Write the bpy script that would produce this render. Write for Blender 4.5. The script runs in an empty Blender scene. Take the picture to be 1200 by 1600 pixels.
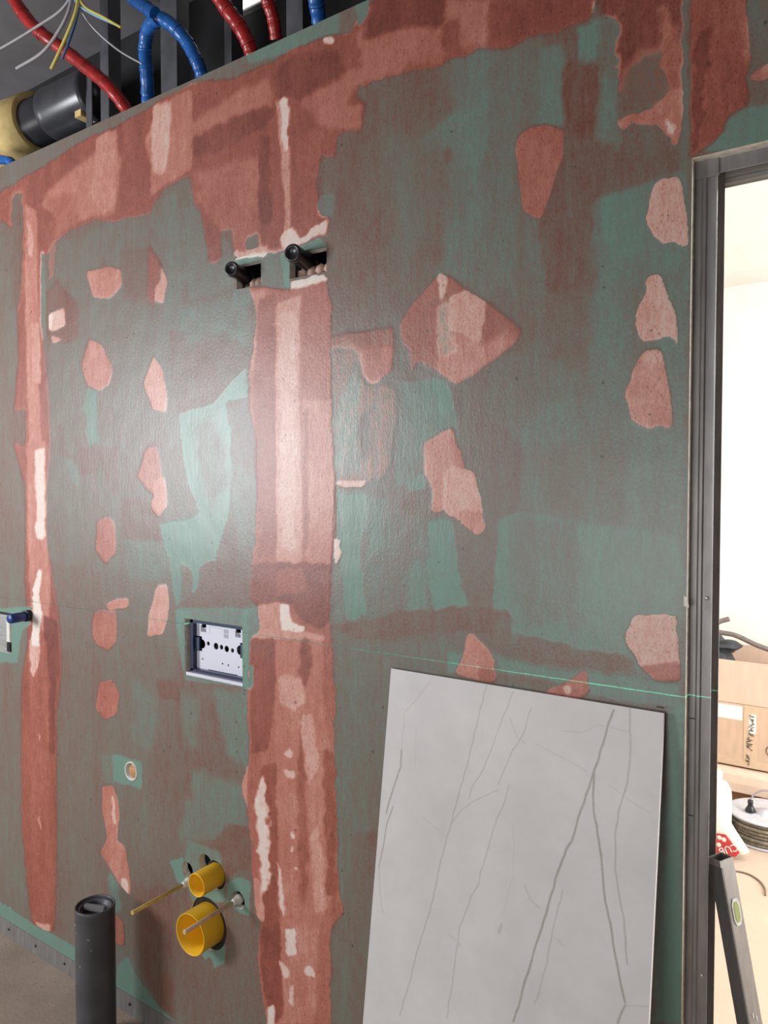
import bpy, bmesh, math, random
import numpy as np
from mathutils import Vector, Matrix
random.seed(7)
S = bpy.context.scene
C = S.collection

# ------------------------------------------------------------------ camera
cd = bpy.data.cameras.new('camera'); cam = bpy.data.objects.new('camera', cd); C.objects.link(cam)
cd.sensor_fit = 'HORIZONTAL'; cd.sensor_width = 36.0; cd.lens = 36.0 * 1180 / 1200
cam.location = (0, 0, 1.594)
cam.rotation_euler = (math.radians(90) - math.atan(37 / 1180), 0, math.radians(34.8))
cd.clip_start = 0.02
S.camera = cam

# ------------------------------------------------------------------ world, lights, exposure
S.view_settings.view_transform = 'Standard'; S.view_settings.look = 'None'
S.view_settings.gamma = 1.0; S.view_settings.use_curve_mapping = False
S.view_settings.exposure = -0.22
wd = bpy.data.worlds.new('sky'); S.world = wd; wd.use_nodes = True
wd.node_tree.nodes['Background'].inputs[0].default_value = (0.80, 0.89, 1.0, 1)
wd.node_tree.nodes['Background'].inputs[1].default_value = 1.0

def area(name, loc, rot, sx, sy, power, col):
    l = bpy.data.lights.new(name, 'AREA'); l.shape = 'RECTANGLE'; l.size = sx; l.size_y = sy
    l.energy = power; l.color = col
    o = bpy.data.objects.new(name, l); C.objects.link(o); o.location = loc; o.rotation_euler = rot
    return o
R = math.radians
# daylight in the two window openings of the wall behind the camera
area('daylight_window_left', (-4.05, -1.36, 1.86), (R(90), 0, 0), 1.3, 1.1, 180, (0.94, 0.97, 1.0))
area('daylight_window_right', (-0.95, -1.36, 1.20), (R(90), 0, 0), 1.3, 1.0, 28, (1.0, 0.97, 0.93))
area('fill_next_room', (2.12, 2.9, 1.45), (0, R(90), 0), 1.7, 1.9, 158, (1.0, 0.99, 0.975))  # unseen area light added to make the next room glare
area('top_fill_next_room', (0.5, 2.9, 2.69), (0, 0, 0), 0.6, 0.6, 34, (1.0, 0.96, 0.89))  # added overhead fill, brightens the next room from out of view

# line laser: a point source that shines only in one thin horizontal fan
ll = bpy.data.lights.new('laser_level_beam', 'POINT'); ll.energy = 1.0; ll.shadow_soft_size = 0.0; ll.use_nodes = True
lo = bpy.data.objects.new('laser_level_beam', ll); C.objects.link(lo); lo.location = (0.25, 0.30, 1.2265)
nt = ll.node_tree; n = nt.nodes
tc = n.new('ShaderNodeTexCoord'); sp = n.new('ShaderNodeSeparateXYZ'); nt.links.new(tc.outputs['Normal'], sp.inputs[0])
mx = n.new('ShaderNodeMath'); mx.operation = 'MULTIPLY_ADD'; mx.inputs[1].default_value = -0.0045
nt.links.new(sp.outputs['X'], mx.inputs[0]); nt.links.new(sp.outputs['Z'], mx.inputs[2])
ab = n.new('ShaderNodeMath'); ab.operation = 'ABSOLUTE'; nt.links.new(mx.outputs[0], ab.inputs[0])
lt = n.new('ShaderNodeMath'); lt.operation = 'LESS_THAN'; lt.inputs[1].default_value = 0.0007; nt.links.new(ab.outputs[0], lt.inputs[0])
st = n.new('ShaderNodeMath'); st.operation = 'MULTIPLY'; st.inputs[1].default_value = 200.0; nt.links.new(lt.outputs[0], st.inputs[0])
em = n['Emission']; em.inputs[0].default_value = (0.06, 1.0, 0.62, 1); nt.links.new(st.outputs[0], em.inputs[1])

# ------------------------------------------------------------------ materials
def mat(name, col, rough=0.6, metal=0.0, nscale=40, namt=0.10, bump=0.0, bscale=200, stretch=(1, 1, 1), spec=0.5, emit=None):
    m = bpy.data.materials.new(name); m.use_nodes = True
    t = m.node_tree; N = t.nodes; L = t.links; b = N['Principled BSDF']
    b.inputs['Roughness'].default_value = rough; b.inputs['Metallic'].default_value = metal
    b.inputs['Specular IOR Level'].default_value = spec
    c = N.new('ShaderNodeTexCoord'); mp = N.new('ShaderNodeMapping'); mp.inputs['Scale'].default_value = stretch
    L.new(c.outputs['Object'], mp.inputs[0])
    nz = N.new('ShaderNodeTexNoise'); nz.inputs['Scale'].default_value = nscale; nz.inputs['Detail'].default_value = 5
    L.new(mp.outputs[0], nz.inputs['Vector'])
    rp = N.new('ShaderNodeValToRGB'); e = rp.color_ramp.elements
    e[0].position = 0.3; e[1].position = 0.7
    e[0].color = tuple(max(0, v * (1 - namt)) for v in col) + (1,)
    e[1].color = tuple(min(1, v * (1 + namt)) for v in col) + (1,)
    L.new(nz.outputs['Fac'], rp.inputs[0]); L.new(rp.outputs[0], b.inputs['Base Color'])
    if bump:
        n2 = N.new('ShaderNodeTexNoise'); n2.inputs['Scale'].default_value = bscale; n2.inputs['Detail'].default_value = 3
        L.new(mp.outputs[0], n2.inputs['Vector'])
        bp = N.new('ShaderNodeBump'); bp.inputs['Strength'].default_value = bump; bp.inputs['Distance'].default_value = 0.002
        L.new(n2.outputs['Fac'], bp.inputs['Height']); L.new(bp.outputs[0], b.inputs['Normal'])
    if emit:
        b.inputs['Emission Color'].default_value = emit[0] + (1,); b.inputs['Emission Strength'].default_value = emit[1]
    return m
M = {
 'gypsum': mat('gypsum core', (0.74, 0.70, 0.63), 0.9, namt=.2, nscale=70),
 'plaster': mat('white plaster', (0.86, 0.84, 0.79), 0.85, namt=.04, nscale=6),
 'render': mat('raw cement render', (0.15, 0.135, 0.125), 0.9, namt=.12, nscale=6),
 'ceil': mat('dimmed ceiling board', (0.72, 0.68, 0.65), 0.9, namt=.05, nscale=3),  # colour lowered in place of weaker light on this ceiling
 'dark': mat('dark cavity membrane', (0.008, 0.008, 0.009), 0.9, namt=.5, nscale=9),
 'slab': mat('grey ceiling slab', (0.17, 0.16, 0.165), 0.9, namt=.12, nscale=7),
 'steel': mat('galvanised steel', (0.25, 0.235, 0.23), 0.45, 0.4, namt=.18, nscale=22, stretch=(3, 3, .5)),
 'steel_light': mat('bright galvanised steel', (0.50, 0.49, 0.47), 0.38, 0.75, namt=.15, nscale=25, stretch=(.6, 3, 3)),
 'steel_shade': mat('shaded cavity steel', (0.085, 0.085, 0.095), 0.6, 0.2, namt=.2, nscale=18),  # galvanised steel with the cavity's shade put into its colour
 'anthracite': mat('anthracite drain plastic', (0.070, 0.070, 0.078), 0.45, namt=.25, nscale=14),
 'black': mat('black plastic', (0.016, 0.016, 0.019), 0.35, namt=.3, nscale=30),
 'pipe': mat('black cast drain', (0.045, 0.045, 0.052), 0.28, namt=.3, nscale=12),
 'wrap': mat('yellow insulation wrap', (0.55, 0.40, 0.16), 0.75, namt=.25, nscale=14, bump=.5, bscale=40),
 'red': mat('red pipe foil', (0.36, 0.018, 0.016), 0.32, namt=.25, nscale=35, bump=.5, bscale=60),
 'blue': mat('blue pipe foil', (0.015, 0.12, 0.42), 0.32, namt=.25, nscale=35, bump=.5, bscale=60),
 'copper': mat('copper pipe end', (0.42, 0.13, 0.05), 0.4, .5, namt=.4, nscale=60),
 'wire_w': mat('white wire', (0.42, 0.42, 0.44), 0.5), 'wire_y': mat('yellow green wire', (0.55, 0.48, 0.10), 0.5),
 'wire_b': mat('pale blue wire', (0.20, 0.38, 0.55), 0.5), 'wire_g': mat('grey cable sheath', (0.30, 0.28, 0.29), 0.55),
 'wire_d': mat('dark blue wire', (0.06, 0.15, 0.35), 0.5),
 'plate': mat('white service plate', (0.66, 0.66, 0.76), 0.35, namt=.03, nscale=8),
 'navy': mat('dark blue box plastic', (0.020, 0.026, 0.075), 0.35, namt=.15),
 'navy2': mat('slate blue clip plastic', (0.030, 0.055, 0.095), 0.4, namt=.15),
 'print': mat('grey print', (0.38, 0.38, 0.45), 0.5), 'ink': mat('dark ink', (0.03, 0.03, 0.035), 0.6),
 'yellow': mat('yellow plastic', (0.78, 0.44, 0.015), 0.35, namt=.06, nscale=20),
 'sleeve': mat('pale yellow sleeve', (0.72, 0.54, 0.16), 0.4, namt=.12, nscale=40),
 'sleeve2': mat('cream sleeve', (0.74, 0.60, 0.40), 0.4, namt=.12, nscale=40),
 'collar': mat('white collar plastic', (0.62, 0.60, 0.55), 0.4, namt=.08),
 'wood': mat('rough timber', (0.42, 0.22, 0.10), 0.8, namt=.4, nscale=30, stretch=(1, 1, 6)),
 'batten': mat('fitting board', (0.50, 0.33, 0.27), 0.8, namt=.4, nscale=45),
 'rubber': mat('bluish plug', (0.012, 0.04, 0.20), 0.4), 'seal': mat('black foam seal', (0.02, 0.018, 0.017), 0.9, namt=.5, nscale=60, bump=.8, bscale=90),
 'card': mat('brown cardboard', (0.60, 0.435, 0.32), 0.85, namt=.08, nscale=10, stretch=(4, 4, 1)),
 'card_pale': mat('pale cardboard', (0.66, 0.50, 0.40), 0.85, namt=.06, nscale=8, stretch=(4, 4, 1)),
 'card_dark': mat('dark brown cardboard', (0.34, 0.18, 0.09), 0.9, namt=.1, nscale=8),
 'tape': mat('clear brown parcel tape', (0.62, 0.46, 0.32), 0.3, namt=.06),
 'white': mat('white paper', (0.86, 0.84, 0.80), 0.7, namt=.03), 'canister': mat('white canister plastic', (0.80, 0.78, 0.70), 0.45, namt=.05),
 'bagred': mat('red printed film', (0.55, 0.05, 0.06), 0.4, namt=.25, nscale=40), 'bagwhite': mat('white sack film', (0.74, 0.72, 0.64), 0.4, namt=.12, nscale=25),
 'jacket': mat('dark grey fabric', (0.045, 0.050, 0.062), 0.8, namt=.4, nscale=25, bump=.6, bscale=30),
 'tube': mat('grey brown foam tube', (0.14, 0.12, 0.11), 0.7, namt=.2), 'rope': mat('wound grey cable', (0.20, 0.17, 0.13), 0.8, namt=.4, nscale=60),
 'reel': mat('grey blue reel plastic', (0.52, 0.54, 0.60), 0.4, namt=.1), 'brownwire': mat('thin brown cable', (0.20, 0.15, 0.11), 0.6),
 'alu': mat('brushed grey aluminium', (0.34, 0.325, 0.315), 0.42, 0.7, namt=.12, nscale=30, stretch=(4, 4, .4)),
 'alu_shade': mat('shaded grey aluminium', (0.17, 0.165, 0.16), 0.5, 0.6, namt=.12, nscale=30, stretch=(4, 4, .4)),  # same aluminium, darkened to carry shade
 'vial': mat('yellow green vial', (0.36, 0.40, 0.16), 0.2), 'vialframe': mat('pale vial bezel', (0.62, 0.62, 0.58), 0.4),
 'glow': mat('lit lamp panel', (0.9, 0.9, 0.9), 0.5, emit=((1.0, 0.98, 0.95), 2.5)),
}

def floor_mat(name, col, dark, amt):
    m = bpy.data.materials.new(name); m.use_nodes = True; t = m.node_tree; N = t.nodes; L = t.links; b = N['Principled BSDF']
    b.inputs['Roughness'].default_value = 0.9
    c = N.new('ShaderNodeTexCoord')
    n1 = N.new('ShaderNodeTexNoise'); n1.inputs['Scale'].default_value = 5; n1.inputs['Detail'].default_value = 8; L.new(c.outputs['Object'], n1.inputs['Vector'])
    r1 = N.new('ShaderNodeValToRGB'); e = r1.color_ramp.elements; e[0].position = .3; e[1].position = .7
    e[0].color = tuple(v * (1 - amt) for v in col) + (1,); e[1].color = tuple(v * (1 + amt) for v in col) + (1,)
    L.new(n1.outputs['Fac'], r1.inputs[0])
    v = N.new('ShaderNodeTexVoronoi'); v.inputs['Scale'].default_value = 38; L.new(c.outputs['Object'], v.inputs['Vector'])
    n2 = N.new('ShaderNodeTexNoise'); n2.inputs['Scale'].default_value = 12; L.new(c.outputs['Object'], n2.inputs['Vector'])
    mu = N.new('ShaderNodeMath'); mu.operation = 'MULTIPLY'; mu.inputs[1].default_value = .34; L.new(n2.outputs['Fac'], mu.inputs[0])
    ls = N.new('ShaderNodeMath'); ls.operation = 'LESS_THAN'; L.new(v.outputs['Distance'], ls.inputs[0]); L.new(mu.outputs[0], ls.inputs[1])
    ml = N.new('ShaderNodeMath'); ml.operation = 'MULTIPLY'; ml.inputs[1].default_value = amt * 2.2; L.new(ls.outputs[0], ml.inputs[0])
    x = N.new('ShaderNodeMixRGB'); L.new(ml.outputs[0], x.inputs[0]); L.new(r1.outputs[0], x.inputs[1]); x.inputs[2].default_value = dark + (1,)
    L.new(x.outputs[0], b.inputs['Base Color'])
    bp = N.new('ShaderNodeBump'); bp.inputs['Strength'].default_value = .4; bp.inputs['Distance'].default_value = .003
    n3 = N.new('ShaderNodeTexNoise'); n3.inputs['Scale'].default_value = 90; L.new(c.outputs['Object'], n3.inputs['Vector'])
    L.new(n3.outputs['Fac'], bp.inputs['Height']); L.new(bp.outputs[0], b.inputs['Normal'])
    return m
M['floor'] = floor_mat('dusty screed', (0.31, 0.24, 0.19), (0.17, 0.12, 0.09), .16)
M['floor2'] = floor_mat('pale covered floor', (0.52, 0.41, 0.325), (0.45, 0.35, 0.27), .05)

def wall_mat():
    m = bpy.data.materials.new('primed green plasterboard'); m.use_nodes = True
    t = m.node_tree; N = t.nodes; L = t.links; b = N['Principled BSDF']
    def new(k, **kw):
        o = N.new('ShaderNode' + k)
        for a, v in kw.items(): setattr(o, a, v)
        return o
    def math_(op, a, c=None, d=None, clamp=False):
        o = new('Math', operation=op, use_clamp=clamp)
        for i, v in enumerate((a, c, d)):
            if v is None: continue
            if isinstance(v, (int, float)): o.inputs[i].default_value = v
            else: L.new(v, o.inputs[i])
        return o.outputs[0]
    tc = new('TexCoord')
    def noise(scale, stretch, detail=3, rough=.55):
        mp = new('Mapping'); mp.inputs['Scale'].default_value = stretch; L.new(tc.outputs['Object'], mp.inputs[0])
        nz = new('TexNoise'); nz.inputs['Scale'].default_value = scale; nz.inputs['Detail'].default_value = detail; nz.inputs['Roughness'].default_value = rough
        L.new(mp.outputs[0], nz.inputs['Vector']); return nz.outputs['Fac']
    fa = new('Attribute', attribute_name='filler').outputs['Fac']; ra = new('Attribute', attribute_name='red').outputs['Fac']
    grain = noise(260, (1, 1, .55), 3, .65); streak = noise(46, (1, 1, .09), 3); mid = noise(9, (1, 1, .5), 4); fine = noise(120, (1, 1, .22), 2)
    g0 = math_('SUBTRACT', grain, .5); s0 = math_('SUBTRACT', streak, .5); m0 = math_('SUBTRACT', mid, .5); f0 = math_('SUBTRACT', fine, .5)
    qf = math_('MULTIPLY_ADD', fa, -.35, .62); gq = math_('MULTIPLY', g0, qf); r = math_('ADD', gq, ra); q_ = math_('MULTIPLY_ADD', fa, -.6, 1.0); s0 = math_('MULTIPLY', s0, q_); m0 = math_('MULTIPLY', m0, q_); r = math_('MULTIPLY_ADD', s0, .24, r); r = math_('MULTIPLY_ADD', m0, .14, r); fq = math_('MULTIPLY', f0, qf); r = math_('MULTIPLY_ADD', fq, .75, r)
    broad = noise(13, (1, 1, .07), 3); pore = noise(430, (1, 1, .38), 2, .5)
    b0 = math_('SUBTRACT', broad, .5); b0 = math_('MULTIPLY', b0, q_); r = math_('MULTIPLY_ADD', b0, .26, r)
    p0 = math_('SUBTRACT', pore, .60); p0 = math_('MULTIPLY', p0, 5.0, clamp=True); r = math_('MULTIPLY_ADD', p0, .38, r)
    # bare places stay clean
    k = math_('MULTIPLY', ra, 4.0, clamp=True); k = math_('MULTIPLY_ADD', k, .75, .25)
    dr = math_('SUBTRACT', r, ra); r = math_('MULTIPLY_ADD', dr, k, ra, clamp=True)
    f = math_('MULTIPLY_ADD', g0, .5, fa); f = math_('MULTIPLY_ADD', f0, .3, f)
    mr = new('MapRange', interpolation_type='SMOOTHSTEP'); mr.inputs['From Min'].default_value = .32; mr.inputs['From Max'].default_value = .68
    L.new(f, mr.inputs['Value']); f = mr.outputs[0]
    def ramp(stops):
        rp = new('ValToRGB'); e = rp.color_ramp.elements
        while len(e) < len(stops): e.new(.5)
        for q, (p, c) in zip(e, stops): q.position = p; q.color = c + (1,)
        L.new(r, rp.inputs[0]); return rp.outputs[0]
    green = ramp([(0, (.138, .258, .208)), (.12, (.148, .212, .172)), (.25, (.154, .176, .146)), (.38, (.165, .149, .121)), (.5, (.168, .132, .106)), (.75, (.175, .082, .060)), (1, (.155, .045, .033))])
    fill = ramp([(0, (.74, .68, .63)), (.2, (.64, .45, .385)), (.35, (.57, .295, .238)), (.5, (.455, .175, .130)), (.75, (.300, .084, .057)), (1, (.150, .038, .027))])
    mix = new('MixRGB'); L.new(f, mix.inputs[0]); L.new(green, mix.inputs[1]); L.new(fill, mix.inputs[2]); col = mix.outputs[0]
    # dirt specks
    vo = new('TexVoronoi'); vo.inputs['Scale'].default_value = 34; L.new(tc.outputs['Object'], vo.inputs['Vector'])
    sx = new('SeparateXYZ'); L.new(vo.outputs['Color'], sx.inputs[0])
    lim = math_('MULTIPLY_ADD', sx.outputs[0], .40, -.26)
    sp_ = math_('LESS_THAN', vo.outputs['Distance'], lim); sp_ = math_('MULTIPLY', sp_, .6)
    mx2 = new('MixRGB'); L.new(sp_, mx2.inputs[0]); L.new(col, mx2.inputs[1]); mx2.inputs[2].default_value = (.05, .035, .03, 1); col = mx2.outputs[0]
    # pencilled level line from the left edge to the middle of the sheet
    xyz = new('SeparateXYZ'); L.new(tc.outputs['Object'], xyz.inputs[0])
    zz = math_('MULTIPLY_ADD', xyz.outputs['X'], -.0045, xyz.outputs['Z']); zz = math_('SUBTRACT', zz, 1.2255); zz = math_('ABSOLUTE', zz)
    pl = math_('LESS_THAN', zz, .0011)
    pm = new('MapRange'); pm.inputs['From Min'].default_value = -.55; pm.inputs['From Max'].default_value = -1.1; L.new(xyz.outputs['X'], pm.inputs['Value'])
    pn = math_('MULTIPLY', mid, 1.4, clamp=True); pl = math_('MULTIPLY', pl, pm.outputs[0]); pl = math_('MULTIPLY', pl, pn); pl = math_('MULTIPLY', pl, .75)
    mx3 = new('MixRGB'); L.new(pl, mx3.inputs[0]); L.new(col, mx3.inputs[1]); mx3.inputs[2].default_value = (.045, .05, .07, 1)
    L.new(mx3.outputs[0], b.inputs['Base Color'])
    # roller coat is satin, bare board and filler are matt
    rr = new('MapRange'); rr.inputs['From Min'].default_value = 0; rr.inputs['From Max'].default_value = .7; rr.inputs['To Min'].default_value = .37; rr.inputs['To Max'].default_value = .39
    L.new(r, rr.inputs['Value']); L.new(rr.outputs[0], b.inputs['Roughness'])
    b.inputs['Specular IOR Level'].default_value = .60
    bp = new('Bump'); bp.inputs['Strength'].default_value = .42; bp.inputs['Distance'].default_value = .0010
    h = math_('MULTIPLY', grain, k); h = math_('MULTIPLY_ADD', fine, .7, h); h = math_('MULTIPLY_ADD', f, .12, h)
    L.new(h, bp.inputs['Height']); L.new(bp.outputs[0], b.inputs['Normal'])
    return m
M['wall'] = wall_mat()

def tile_mat():
    m = bpy.data.materials.new('veined grey porcelain'); m.use_nodes = True
    t = m.node_tree; N = t.nodes; L = t.links; b = N['Principled BSDF']
    b.inputs['Roughness'].default_value = 0.45
    def new(k, **kw):
        o = N.new('ShaderNode' + k)
        for a, v in kw.items(): setattr(o, a, v)
        return o
    va = new('Attribute', attribute_name='vein').outputs['Fac']
    tc = new('TexCoord'); nz = new('TexNoise'); nz.inputs['Scale'].default_value = 5; nz.inputs['Detail'].default_value = 8; nz.inputs['Roughness'].default_value = .65
    L.new(tc.outputs['Object'], nz.inputs['Vector'])
    rp = new('ValToRGB'); e = rp.color_ramp.elements; e[0].position = .35; e[1].position = .65
    e[0].color = (.54, .515, .51, 1); e[1].color = (.63, .605, .60, 1); L.new(nz.outputs['Fac'], rp.inputs[0])
    n2 = new('TexNoise'); n2.inputs['Scale'].default_value = 160; n2.inputs['Detail'].default_value = 3; L.new(tc.outputs['Object'], n2.inputs['Vector'])
    mu = new('Math', operation='MULTIPLY_ADD', use_clamp=True); mu.inputs[1].default_value = .7; mu.inputs[2].default_value = .45; L.new(n2.outputs['Fac'], mu.inputs[0])
    mv = new('Math', operation='MULTIPLY', use_clamp=True); L.new(va, mv.inputs[0]); L.new(mu.outputs[0], mv.inputs[1])
    x = new('MixRGB'); L.new(mv.outputs[0], x.inputs[0]); L.new(rp.outputs[0], x.inputs[1]); x.inputs[2].default_value = (.235, .19, .145, 1)
    L.new(x.outputs[0], b.inputs['Base Color'])
    return m
M['tile'] = tile_mat()

# ------------------------------------------------------------------ mesh helpers
class MB:
    def __init__(s): s.v = []; s.f = []; s.sm = []
    def add(s, vs, fs, smooth=False):
        o = len(s.v); s.v += [tuple(v) for v in vs]
        for q in fs: s.f.append(tuple(o + i for i in q)); s.sm.append(smooth)
        return s
    def box(s, a, b, m=None):
        (x0, y0, z0), (x1, y1, z1) = a, b
        vs = [(x, y, z) for x in (x0, x1) for y in (y0, y1) for z in (z0, z1)]
        if m: vs = [tuple(m @ Vector(v)) for v in vs]
        return s.add(vs, [(0, 1, 3, 2), (4, 6, 7, 5), (0, 4, 5, 1), (2, 3, 7, 6), (0, 2, 6, 4), (1, 5, 7, 3)])
    def tube(s, pts, r, n=10, cap=True, smooth=True):
        pts = [Vector(p) for p in pts]; rs = r if isinstance(r, (list, tuple)) else [r] * len(pts)
        u = None; rings = []
        for i, p in enumerate(pts):
            d = (pts[min(i + 1, len(pts) - 1)] - pts[max(i - 1, 0)]).normalized()
            if u is None: u = d.orthogonal().normalized()
            u = (u - d * u.dot(d)).normalized(); w = d.cross(u)
            rings.append([p + (u * math.cos(6.28319 * k / n) + w * math.sin(6.28319 * k / n)) * rs[i] for k in range(n)])
        vs = [q for g in rings for q in g]
        fs = [(i * n + k, i * n + (k + 1) % n, (i + 1) * n + (k + 1) % n, (i + 1) * n + k) for i in range(len(pts) - 1) for k in range(n)]
        s.add(vs, fs, smooth)
        if cap:
            s.add(rings[0], [tuple(range(n))[::-1]]); s.add(rings[-1], [tuple(range(n))])
        return s
    def lathe(s, prof, base, axis=(0, 0, 1), n=32, smooth=True):       # prof: (radius, distance along axis)
        q = Vector((0, 0, 1)).rotation_difference(Vector(axis).normalized()); base = Vector(base)
        vs = [base + q @ Vector((r * math.cos(6.28319 * k / n), r * math.sin(6.28319 * k / n), h)) for r, h in prof for k in range(n)]
        fs = [(i * n + k, i * n + (k + 1) % n, (i + 1) * n + (k + 1) % n, (i + 1) * n + k) for i in range(len(prof) - 1) for k in range(n)]
        return s.add(vs, fs, smooth)
    def prism(s, prof, fn, a, b):                                      # closed 2-D profile swept from a to b through fn(u, v, t)
        n = len(prof); vs = [fn(u, v, t) for t in (a, b) for u, v in prof]
        fs = [(i, (i + 1) % n, n + (i + 1) % n, n + i) for i in range(n)] + [tuple(range(n))[::-1], tuple(range(n, 2 * n))]
        return s.add(vs, fs)
    def build(s, name, m, parent=None, bevel=0, matrix=None):
        me = bpy.data.meshes.new(name); me.from_pydata(s.v, [], s.f); me.polygons.foreach_set('use_smooth', s.sm)
        bm = bmesh.new(); bm.from_mesh(me); bmesh.ops.recalc_face_normals(bm, faces=bm.faces)
        if bevel: bmesh.ops.bevel(bm, geom=[e for e in bm.edges if e.calc_face_angle(0) > .5], offset=bevel, segments=2, affect='EDGES', clamp_overlap=True)
        bm.to_mesh(me); bm.free(); me.materials.append(m)
        o = bpy.data.objects.new(name, me); C.objects.link(o)
        if matrix is not None: o.matrix_world = matrix
        if parent is not None:
            o.parent = parent; o.matrix_parent_inverse = parent.matrix_world.inverted()
        return o
def tag(o, label, cat, group=None):
    o['label'] = label; o['category'] = cat
    if group: o['group'] = group
    return o
def empty(name, loc):
    o = bpy.data.objects.new(name, None); C.objects.link(o); o.location = loc; o.empty_display_size = .05
    o.matrix_world = Matrix.Translation(loc); return o
def thing(name, loc, label, cat, group=None): return tag(empty(name, loc), label, cat, group)
def struct(o): o['kind'] = 'structure'; return o
def curve(pts, k=6):                                                   # Catmull-Rom through the points
    p = [Vector(q) for q in pts]; p = [p[0] * 2 - p[1]] + p + [p[-1] * 2 - p[-2]]; out = []
    for i in range(1, len(p) - 2):
        for j in range(k):
            t = j / k
            out.append(.5 * ((2 * p[i]) + (p[i + 1] - p[i - 1]) * t + (2 * p[i - 1] - 5 * p[i] + 4 * p[i + 1] - p[i + 2]) * t * t + (3 * p[i] - p[i - 1] - 3 * p[i + 1] + p[i + 2]) * t ** 3))
    return out + [p[-2]]

D = 1.395            # the painted face of the wall lies in the plane Y = D
TH = 0.021           # two layers of board

# ------------------------------------------------------------------ room shell
struct(MB().box((-5.3, -1.3, -.10), (1.6, 1.44, 0)).build('floor', M['floor']))
struct(MB().box((-2.0, 1.44, -.10), (2.3, 4.7, 0)).build('floor', M['floor2']))
struct(MB().box((-5.4, -1.4, 3.315), (1.7, 1.95, 3.45)).build('ceiling', M['slab']))
struct(MB().box((-5.4, -1.4, 0), (-5.3, 1.95, 3.315)).build('wall_left', M['render']))
struct(MB().box((1.6, -1.4, 0), (1.7, 1.42, 3.315)).build('wall_right', M['render']))
wf = MB()
for a, b in (((-5.3, 0), (1.6, .65)), ((-5.3, 2.40), (1.6, 3.315)), ((-5.3, .65), (-4.85, 2.40)), ((-3.35, .65), (-1.65, 2.40)), ((-4.85, .65), (-3.35, 1.3)), ((-1.65, 1.75), (-.25, 2.40)), ((-.25, .65), (1.6, 2.40))):
    wf.box((a[0], -1.4, a[1]), (b[0], -1.3, b[1]))
struct(wf.build('wall_front', M['render']))
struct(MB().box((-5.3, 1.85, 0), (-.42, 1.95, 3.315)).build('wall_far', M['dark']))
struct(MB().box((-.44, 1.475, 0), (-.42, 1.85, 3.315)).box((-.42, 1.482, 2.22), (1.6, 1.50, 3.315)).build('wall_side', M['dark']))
# the room beyond the door
struct(MB().box((-2.0, 4.6, 0), (2.3, 4.7, 2.72)).build('wall_next', M['plaster']))
struct(MB().box((2.2, 1.5, 0), (2.3, 4.6, 2.72)).box((-2.0, 1.96, 0), (-1.9, 4.6, 2.72)).box((-1.9, 1.951, 0), (-.44, 1.97, 2.72)).box((1.62, 1.44, 0), (2.2, 1.5, 2.72)).build('wall_beyond', M['plaster']))
struct(MB().box((-2.0, 1.951, 2.72), (2.3, 4.7, 2.80)).box((-.42, 1.5, 2.72), (2.3, 1.951, 2.80)).build('ceiling', M['ceil']))

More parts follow.
